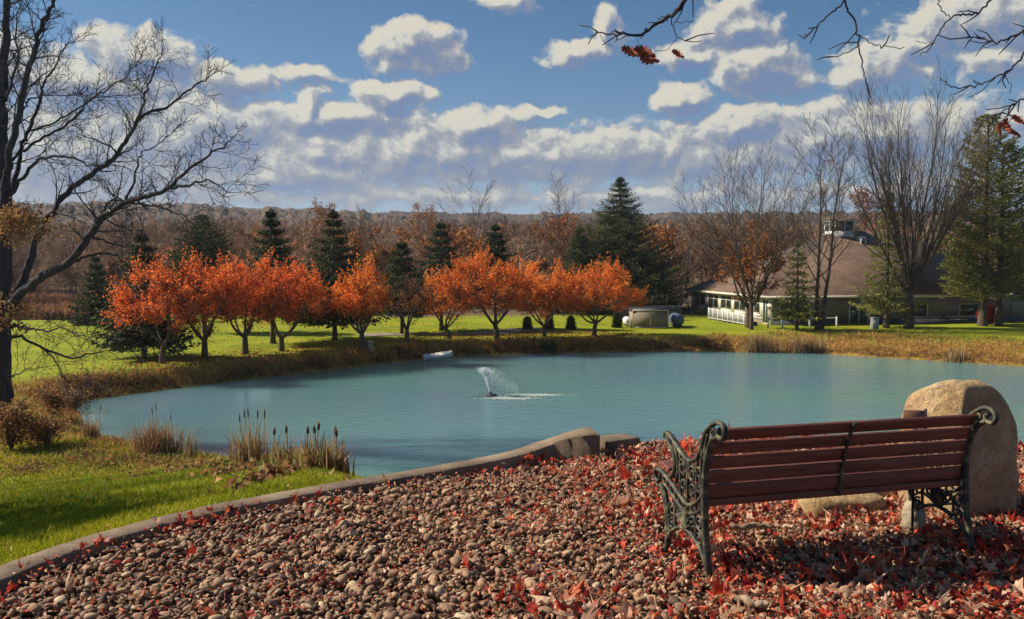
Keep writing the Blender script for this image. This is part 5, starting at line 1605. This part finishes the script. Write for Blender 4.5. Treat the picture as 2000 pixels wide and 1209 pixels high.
def rock_mat(name, c0, c1, c2):
    m, nt, b = new_mat(name)
    v = obj_vec(nt); f = noise_node(nt, 3.2, 7, .66, v, .3); f2 = noise_node(nt, 26, 6, .7, v)
    c = ramp(nt, f, [(.3, c0), (.5, c1), (.7, c2)])
    c = mixc(nt, .55, c, ramp(nt, f2, [(.33, (.55, .52, .5)), (.62, (1.1, 1.08, 1.05))]), 'MULTIPLY')
    li = noise_node(nt, 5.5, 5, .72, v, .5)
    c = mixc(nt, ramp(nt, li, [(.60, (0, 0, 0)), (.66, (1, 1, 1))]), c, (.36, .31, .20))
    vr = nt.nodes.new("ShaderNodeTexVoronoi"); vr.feature = 'DISTANCE_TO_EDGE'; vr.inputs["Scale"].default_value = 2.1
    wv = nt.nodes.new("ShaderNodeVectorMath"); wv.operation = 'MULTIPLY_ADD'; nz_ = nt.nodes.new("ShaderNodeTexNoise"); nz_.inputs["Scale"].default_value = 4; nt.links.new(v, nz_.inputs["Vector"])
    nt.links.new(nz_.outputs["Color"], wv.inputs[0]); wv.inputs[1].default_value = (.5, .5, .5); nt.links.new(v, wv.inputs[2]); nt.links.new(wv.outputs[0], vr.inputs["Vector"])
    c = mixc(nt, ramp(nt, vr.outputs["Distance"], [(.0, (.4, .4, .4)), (.014, (0, 0, 0))]), c, (.10, .07, .045))
    nt.links.new(c, b.inputs["Base Color"]); b.inputs["Roughness"].default_value = .92; b.inputs["Specular IOR Level"].default_value = .2
    f4 = noise_node(nt, 9, 7, .7, v, .4)
    bump(nt, b, math_n(nt, 'ADD', math_n(nt, 'ADD', f2, f), math_n(nt, 'MULTIPLY', f4, 1.5)), .9, .03)
    return m


M['sandstone'] = rock_mat('sandstone', (.30, .185, .085), (.47, .315, .165), (.64, .48, .28))
M['pale_stone'] = rock_mat('pale_stone', (.34, .27, .18), (.48, .40, .29), (.58, .51, .40))
rock("boulder", "tall round topped sandstone boulder standing behind the right end of the bench", "boulder", (3.06, 5.93, .33), (.375, .33, .60), 3.1, M['sandstone'],
     cuts=(((.28, -.95, .10), .225), ((-.80, -.58, .16), .255), ((-.2, .3, .9), .535)), p=2.5)
rock("flat_rock", "low flat tan rock lying in the leaves under the middle of the bench", "rock", (2.27, 5.9, .03), (.29, .16, .09), 5.3, M['sandstone'], p=3.2, sub=4, rz=.15, nz=.03)
rock("pale_rock", "small upright pale pitted stone at the left foot of the boulder", "rock", (2.565, 5.46, .06), (.075, .075, .125), 7.7, M['pale_stone'], p=2.1, sub=4, nz=.05)
rock("white_rock", "flat whitish slab lying behind the bench to the left of the boulder", "rock", (2.66, 6.15, .10), (.13, .10, .07), 9.7, M['pale_stone'], p=3, sub=4, nz=.025)


def build_plaque():
    q = P(1786, 812, 5.35); root = thing("plaque", "small brown wooden plaque before the boulder, showing just above the bench back", "plaque", (q[0], q[1], 0), R(-14))
    pm = noisy('plaque_wood', (.15, .075, .045), (.24, .13, .08), 12, .6, .2, .003, sc=(1, 1, 6))
    z = q[2]
    mb = MB(); mb.box((-.066, -.008, z - .06), (.056, .008, z + .035)); o = mb.build("board", pm, root); o.modifiers.new("b", 'BEVEL').width = .003
    mb = MB(); mb.box((.0565, -.014, z - .07), (.07, .014, z + .045)); mb.build("edge_strip", M['bark_dark'], root)
    mb = MB(); mb.box((.0, .0082, -.15), (.014, .022, z - .0)); mb.build("stake", M['bark_dark'], root)


build_plaque()


def driftwood(label, px, py, L, rad, ang, seed, mat):
    r = np.random.default_rng(seed); q = PZ(px, py, .05)
    n = 9; t = np.linspace(-.5, .5, n); pts = np.stack([t * L, r.normal(0, .012, n), r.normal(0, .006, n) + .03], -1)
    mb = MB(); mb.tube(catmull(pts, 3), np.interp(np.linspace(0, 1, 25), [0, .1, .5, .9, 1], [.35, .9, 1, .8, .3]) * rad * (1 + .07 * r.normal(0, 1, 25)), 6)
    o = mb.build("driftwood", mat); o.location = (q[0], q[1], .035); o.rotation_euler = (0, r.normal(0, .08), ang)
    tag(o, label, "wood")


M['driftwood'] = noisy('driftwood_grey', (.20, .135, .085), (.38, .29, .20), 14, .85, .5, .004, sc=(.2, 1, 1))
driftwood("pale weathered wood piece in the leaves beneath the left half of the bench", 1464, 1032, .27, .020, .1, 181, M['driftwood'])
driftwood("thick pale wood chunk lying in front of the bench's left rear foot", 1468, 1180, .19, .021, -.75, 182, M['driftwood'])
driftwood("short pale stick among the red leaves at the bottom of the picture", 1110, 1182, .07, .010, .15, 183, M['driftwood'])


# ------------------------------------------------------------------ cattails and reeds at the water's edge
def cattails(label, px, py, hpx, wpx, n, heads, seed, dense=.5, mat=None, group="cattail clumps at the near shore", lean=.12, bw=.03):
    r = np.random.default_rng(seed); b = ground_hit(px, py); s = b[1] / FPX
    root = thing("cattail_clump", label, "cattails", b, 0, group)
    Hh = hpx * s; Wd = wpx * s / 2
    def gx(m, k=1.0): return np.clip(r.normal(0, .45, m), -1, 1) * Wd * k, r.normal(0, .35, m) * min(Wd, .8) * k
    def zz(x, y): return land(b[0] + x, b[1] + y) - b[2]
    m = int(n * dense)
    if m:      # dry brown skirt of broken leaves
        x, y = gx(m, .8); blades("dry_leaves", x, y, zz(x, y) - .05, Hh * np.clip(r.normal(.55, .15, m), .2, .9), bw * 1.3 + 0 * x, np.clip(r.normal(.42, .18, m), 0, .75), r, mat or M['reed'], .55, parent=root)
    m = n - m
    x, y = gx(m); V = []
    blades("leaf_blades", x, y, zz(x, y) - .05, Hh * np.clip(r.normal(.82, .16, m), .4, 1.15), bw + 0 * x, np.clip(r.normal(.78, .16, m), .2, 1), r, mat or M['reed'], lean * 1.6, parent=root)
    for k in range(heads):
        x, y = (v[0] for v in gx(1, .9)); h = Hh * r.uniform(.9, 1.15); dx = r.normal(0, .06) * h
        z0 = float(zz(np.array([x]), np.array([y]))[0])
        mb = MB(); mb.tube([[x, y, z0 - .1], [x + dx * .4, y, z0 + h * .5], [x + dx, y, z0 + h * 1.04]], .008, 4); st = mb.build("stem", M['bank_blade'], root)
        mb = MB(); mb.tube([[x + dx * .86, y, z0 + h * .86], [x + dx * .87, y, z0 + h * .87], [x + dx * .97, y, z0 + h * .985], [x + dx * .98, y, z0 + h * .995]], [.009, .017, .017, .007], 7); mb.build("seed_head", M['cattail'], st)
    return root


cattails("small bushy brown cattail clump nearest the left tree", 178, 858, 60, 44, 170, 3, 191, .75)
cattails("big brown cattail clump leaning right on the near shore", 306, 885, 88, 104, 480, 3, 192, .72)
cattails("thin green reeds just right of the big brown clump", 372, 893, 66, 40, 60, 0, 193, .1)
cattails("cattail clump with a row of seed heads over a small brown base", 484, 910, 98, 74, 220, 5, 194, .6)
cattails("sparse green reeds between the two clumps with seed heads", 548, 922, 84, 70, 60, 2, 195, .05)
cattails("wide cattail clump with seed heads and bent reeds, next to the kerb", 634, 924, 90, 112, 400, 5, 196, .62)
cattails("low thin yellowish reeds at the right end of the near shore", 742, 936, 66, 90, 150, 2, 197, .25)
FG = "reed clumps on the far bank"
cattails("upright brown reed clump on the far bank below the round headed bare tree", 1482, 688, 46, 70, 420, 0, 198, .6, group=FG, bw=.05)
cattails("wide brown reed clump on the far bank below the twin stemmed tree", 1572, 690, 42, 96, 460, 0, 199, .6, group=FG, bw=.05)
cattails("low tan reed tuft on the far right bank", 1868, 707, 30, 46, 220, 0, 200, .6, group=FG, bw=.05)


def shrub(label, px, py, hpx, wpx, n, seed, mat, group=None, name="bush", leaf=.11):
    r = np.random.default_rng(seed); b = ground_hit(px, py); s = b[1] / FPX; Hh = hpx * s; Wd = wpx * s / 2
    root = thing(name, label, "bush", b, 0, group)
    out = []; C = []; tn = []
    for k in range(16):
        a = r.uniform(0, 6.28); tip = np.array([math.cos(a) * Wd * r.uniform(.3, 1), math.sin(a) * Wd * .8 * r.uniform(.3, 1), Hh * r.uniform(.5, 1)])
        c = catmull(np.array([[0, 0, -.1], tip * [.3, .3, .55] + r.normal(0, .05, 3), tip]), 4); out.append((0, c, np.linspace(.022, .006, len(c))))
        for _ in range(5):
            q = c[r.integers(3, len(c))]; e = q + r.normal(0, .3, 3) * [1, 1, .7]; out.append((0, np.array([q, e]), np.array([.008, .004])))
            m = max(3, int(n / 80 * r.uniform(.4, 1.6))); C.append(q + (e - q) * r.uniform(0, 1.1, (m, 1)) + r.normal(0, .13, (m, 3))); tn.append(np.clip(r.uniform(.15, .85) + r.normal(0, .12, m), 0, 1))
    wood_meshes(out, M['bark_brown'], root, 1)
    C = np.concatenate(C); C[:, 2] = np.maximum(C[:, 2], .02)
    cards("crown", C, leaf, np.concatenate(tn), r, mat, root)


SG = "brown leaved bushes round the left tree"
shrub("brown leaved bush at the left edge at the foot of the big bare tree", 22, 880, 110, 120, 2200, 211, M['leaf_brown'], SG)
shrub("low brown bush between the big bare tree and the pond", 105, 812, 62, 110, 1700, 212, M['leaf_brown'], SG)
shrub("drooping brown bush on the slope below the big bare tree", 92, 872, 62, 110, 1500, 213, M['leaf_brown'], SG)
shrub("small brown bush beside the first cattail clump", 140, 800, 40, 60, 700, 214, M['leaf_brown'], SG)
shrub("dark green bush hanging over the water at the far bank under the orange trees", 1070, 690, 24, 62, 1100, 215, M['needles_dark'], None, leaf=.16)


def build_tufts():
    """leafy weeds and clods scattered over the near slope"""
    r = np.random.default_rng(221)
    C = []; tn = []
    for px, py, w in ((270, 895, 60), (330, 905, 50), (395, 912, 40), (455, 928, 45), (170, 893, 40), (265, 940, 14), (60, 918, 40), (215, 905, 30), (520, 945, 30), (350, 925, 26)):
        b = ground_hit(px, py); s = b[1] / FPX; m = int(w * 7)
        x = b[0] + r.normal(0, w * s * .5, m); y = b[1] + r.normal(0, .5, m)
        C.append(np.stack([x, y, land(x, y) + .02 + np.abs(r.normal(0, .07, m))], -1)); tn.append(np.clip(r.choice([.25, .55, .95], m) + r.normal(0, .08, m), 0, 1))
    o = cards("slope_weeds", np.concatenate(C), .10, np.concatenate(tn), r, M['leaf_brown'])
    tag(o, "brown and green leafy weeds on the slope above the near shore", "weeds", kind="stuff")


build_tufts()


# ------------------------------------------------------------------ fountain
def build_fountain():
    r = np.random.default_rng(231)
    q = PZ(957, 773, WZ)
    root = thing("fountain", "small white fountain jet blown to one side in the middle of the pond", "fountain", (q[0], q[1], WZ))
    mb = MB(); mb.lathe([(0, -.1), (.38, -.1), (.42, .02), (.40, .08), (.16, .12), (.10, .2), (.09, .26), (0, .26)], 18); mb.build("float", M['band'], root, smooth=True)
    wm, nt, b = new_mat("spray_water"); b.inputs["Base Color"].default_value = (.86, .9, .92, 1); b.inputs["Roughness"].default_value = .3
    t = nt.nodes.new("ShaderNodeBsdfTranslucent"); t.inputs["Color"].default_value = (.9, .93, .95, 1); mx = nt.nodes.new("ShaderNodeMixShader"); mx.inputs[0].default_value = .5
    nt.links.new(b.outputs[0], mx.inputs[1]); nt.links.new(t.outputs[0], mx.inputs[2]); nt.links.new(mx.outputs[0], nt.nodes["Material Output"].inputs["Surface"])
    s = q[1] / FPX
    C = []; S = []
    def jet(tipx, tipz, n, wid, apex, size):
        # thrown drops: rise from the nozzle, spread with height
        t = r.random(n) ** .8
        x = tipx * t; z = .2 + tipz * (t * (2 - t) if apex else t)
        sp = .03 + wid * t
        C.append(np.stack([x + r.normal(0, 1, n) * sp, r.normal(0, 1, n) * sp, z + r.normal(0, 1, n) * sp * .5], -1)); S.append(r.uniform(.5, 1.3, n) * size)
    jet(-16 * s, 46 * s, 750, .12, True, .017); jet(-11 * s, 44 * s, 380, .15, True, .016); jet(0 * s, 42 * s, 300, .2, True, .014)
    jet(17 * s, 17 * s, 260, .06, False, .016); jet(12 * s, 38 * s, 160, .25, True, .013)
    n = 3600; u = r.random(n) ** 1.4; C.append(np.stack([-6 * s + u * 62 * s, r.normal(0, .5, n), np.clip(1.35 - 1.05 * u + r.normal(0, .22, n), .03, 1.6)], -1)); S.append(r.uniform(.4, 1, n) * .0075)
    C = np.concatenate(C); S = np.concatenate(S)
    V0, F0 = ico(1); k = len(C)
    V = V0[None] * S[:, None, None] * np.array([1, 1, 1.5]) + C[:, None, :]
    F = (F0[None] + (np.arange(k) * len(V0))[:, None, None]).reshape(-1, 3)
    o = mesh_np("spray", V.reshape(-1, 3), F, wm, root, smooth=True); o["kind"] = "stuff"
    # foam patches drifting off with the wind
    n = 1500; g = r.random(n)
    x = np.where(g < .5, r.normal(1003 - 957, 22, n), r.normal(1050 - 957, 26, n)) * s; y = np.where(g < .5, r.normal(-.9, .28, n), r.normal(.35, .22, n))
    sz = r.uniform(.02, .075, n)
    V = V0[None] * (sz[:, None, None] * np.array([1.3, 1.0, .16])) + np.stack([x + q[0], y + q[1], np.full(n, WZ + .006)], -1)[:, None, :]
    F = (F0[None] + (np.arange(n) * len(V0))[:, None, None]).reshape(-1, 3)
    tag(mesh_np("foam", V.reshape(-1, 3), F, plain('foam_white', (.50, .60, .52), .5), smooth=True), "pale foam patches on the water beside the fountain", "foam", kind="stuff")


build_fountain()


# ------------------------------------------------------------------ oak overhanging from the right, outside the picture
def build_oak():
    r = np.random.default_rng(241)
    D = 6.2; base = np.array([7.6, 6.9]); z0 = H(*base)
    ro = np.array([base[0], base[1], z0])
    root = thing("oak_tree", "oak branches with a few dead red leaves hanging into the top right corner", "tree", ro)
    out = []
    tr = catmull(np.array([[0, 0, -.3], [0, 0, 1.5], [-.1, 0, 3.2], [-.1, .1, 5.2], [0, .2, 8.5], [.1, .2, 11]]), 4)
    out.append((0, tr, np.interp(np.linspace(0, 1, len(tr)), [0, .05, .3, 1], [.5, .36, .3, .1])))
    J = np.array([7.55, 6.95, 4.3]); J2 = np.array([7.5, 6.9, 3.3])
    def br(pts, r0, r1, start=None, dd=0.0, lvl=0):
        W = [P(x, y, D + dd + .08 * math.sin(x * .05)) for x, y in pts]
        if start is not None: W = [start] + W
        C = catmull(np.array(W), 5) - ro; C[1:-1] += r.normal(0, .006, (len(C) - 2, 3))
        out.append((lvl, C, np.linspace(r0 * .38, r1 * .7, len(C))))
        n = int(np.linalg.norm(np.diff(C, axis=0), axis=1).sum() * 3.2)
        for _ in range(n):          # short twigs with buds
            i = r.integers(len(C) // 3, len(C) - 1); T = nrm(C[i + 1] - C[i]); dv = nrm(T + r.normal(0, .6, 3) * [1, .7, 1]); L = r.uniform(.05, .22)
            p1 = C[i] + dv * L * .5 + r.normal(0, .012, 3); out.append((1, np.array([C[i], p1, p1 + nrm(dv + r.normal(0, .3, 3)) * L * .5]), np.array([.0055, .0045, .003])))
    br([(2250, -160), (1980, -120), (1700, -95), (1500, -85), (1380, -60), (1338, 0), (1311, 29), (1280, 50), (1248, 68), (1212, 68), (1176, 66), (1163, 58)], .075, .005, J)
    br([(1311, 29), (1320, 68), (1343, 83), (1370, 79)], .012, .004); br([(1316, 43), (1335, 42), (1354, 43)], .008, .003); br([(1246, 68), (1246, 92), (1240, 100)], .005, .003)
    br([(1172, 68), (1180, 84), (1196, 90)], .006, .003); br([(1322, 76), (1305, 95), (1278, 102)], .006, .003)
    br([(1700, -95), (1660, -40), (1649, 0), (1630, 20), (1608, 40), (1590, 58), (1570, 72)], .022, .005)
    br([(1660, -40), (1651, 4), (1667, 36), (1676, 76), (1680, 105), (1685, 135), (1694, 166), (1701, 204)], .022, .004, dd=.05)
    br([(1676, 68), (1700, 82), (1721, 90), (1766, 92)], .011, .004, dd=.05); br([(1680, 88), (1640, 108), (1608, 112)], .010, .004, dd=.05)
    br([(1980, -120), (1955, -40), (1937, 0), (1910, 22), (1880, 30), (1856, 34), (1834, 63), (1816, 95), (1797, 108)], .024, .004, dd=-.1)
    br([(1856, 34), (1838, 18), (1828, -8)], .010, .006, dd=-.1); br([(1826, 80), (1806, 84), (1790, 80)], .006, .003, dd=-.1)
    br([(2300, 20), (2120, 30), (2000, 63), (1955, 81), (1919, 76), (1888, 72)], .035, .004, J2, dd=-.05); br([(1950, 80), (1938, 92), (1918, 90)], .007, .003, dd=-.05)
    br([(2120, 30), (2040, 70), (2000, 104), (1982, 130), (1955, 144), (1924, 162), (1895, 170), (1865, 171), (1846, 160), (1838, 153)], .02, .004)
    br([(1945, 150), (1915, 178), (1890, 190)], .009, .003); br([(1962, 142), (1972, 160), (1974, 182)], .008, .003)
    br([(2250, 150), (2080, 170), (2000, 193), (1973, 207), (1946, 225), (1924, 232)], .022, .004, J2 - [0, 0, .3], dd=.1); br([(1975, 206), (1972, 222), (1970, 240)], .008, .004, dd=.1)
    wood_meshes(out, M['bark_dark'], root, 1, kmax=(8, 5, 4, 4, 4, 4))
    # lobed oak leaves, folded along the midrib
    w = np.array([0, .10, .26, .16, .34, .20, .38, .22, .30, .12, .16, 0]); y = np.linspace(0, 1, len(w))
    for px, py, L, ang, dz in ((1213, 92, .15, -22, .3), (1236, 96, .17, -14, .5), (1250, 104, .15, -26, -.3), (1312, 98, .10, -28, .4), (1969, 228, .12, -80, .4), (1975, 240, .12, -60, -.4), (1962, 238, .11, -110, .2), (1978, 226, .10, -30, .5)):
        o3 = P(px, py, D + .05) - ro; a = R(ang); d = np.array([math.cos(a), .15, math.sin(a)]); s = np.cross(d, [0, 1, dz]); s = nrm(s)
        up = np.cross(s, d)
        V = []
        for i in range(len(w)):
            m = o3 + d * L * y[i] + up * .03 * math.sin(y[i] * 5)
            V += [m - s * L * w[i] * .7 + up * L * w[i] * .5, m, m + s * L * w[i] * .7 + up * L * w[i] * .5]
        i = np.arange(len(w) - 1)[:, None] * 3; j = np.arange(2)[None, :]
        F = np.stack([i + j, i + j + 1, i + 4 + j, i + 3 + j], -1).reshape(-1, 4)
        mesh_np("leaf", np.array(V), F, M['oak_leaf'], root)


M['oak_leaf'] = noisy('oak_leaf', (.20, .04, .02), (.42, .10, .04), 20, .6, .1, .003)
build_oak()


# ------------------------------------------------------------------ thin autumn haze in the valley
def build_haze():
    m = bpy.data.materials.new("haze_air"); m.use_nodes = True; nt = m.node_tree; nt.nodes.clear()
    o = nt.nodes.new("ShaderNodeOutputMaterial"); v = nt.nodes.new("ShaderNodeVolumePrincipled")
    v.inputs["Color"].default_value = (.80, .88, 1.0, 1); v.inputs["Density"].default_value = .00014; v.inputs["Anisotropy"].default_value = .2
    nt.links.new(v.outputs[0], o.inputs["Volume"])
    mb = MB(); mb.box((-3600, -30, -12), (3600, 4700, 165)); tag(mb.build("haze", m), kind="stuff")


build_haze()
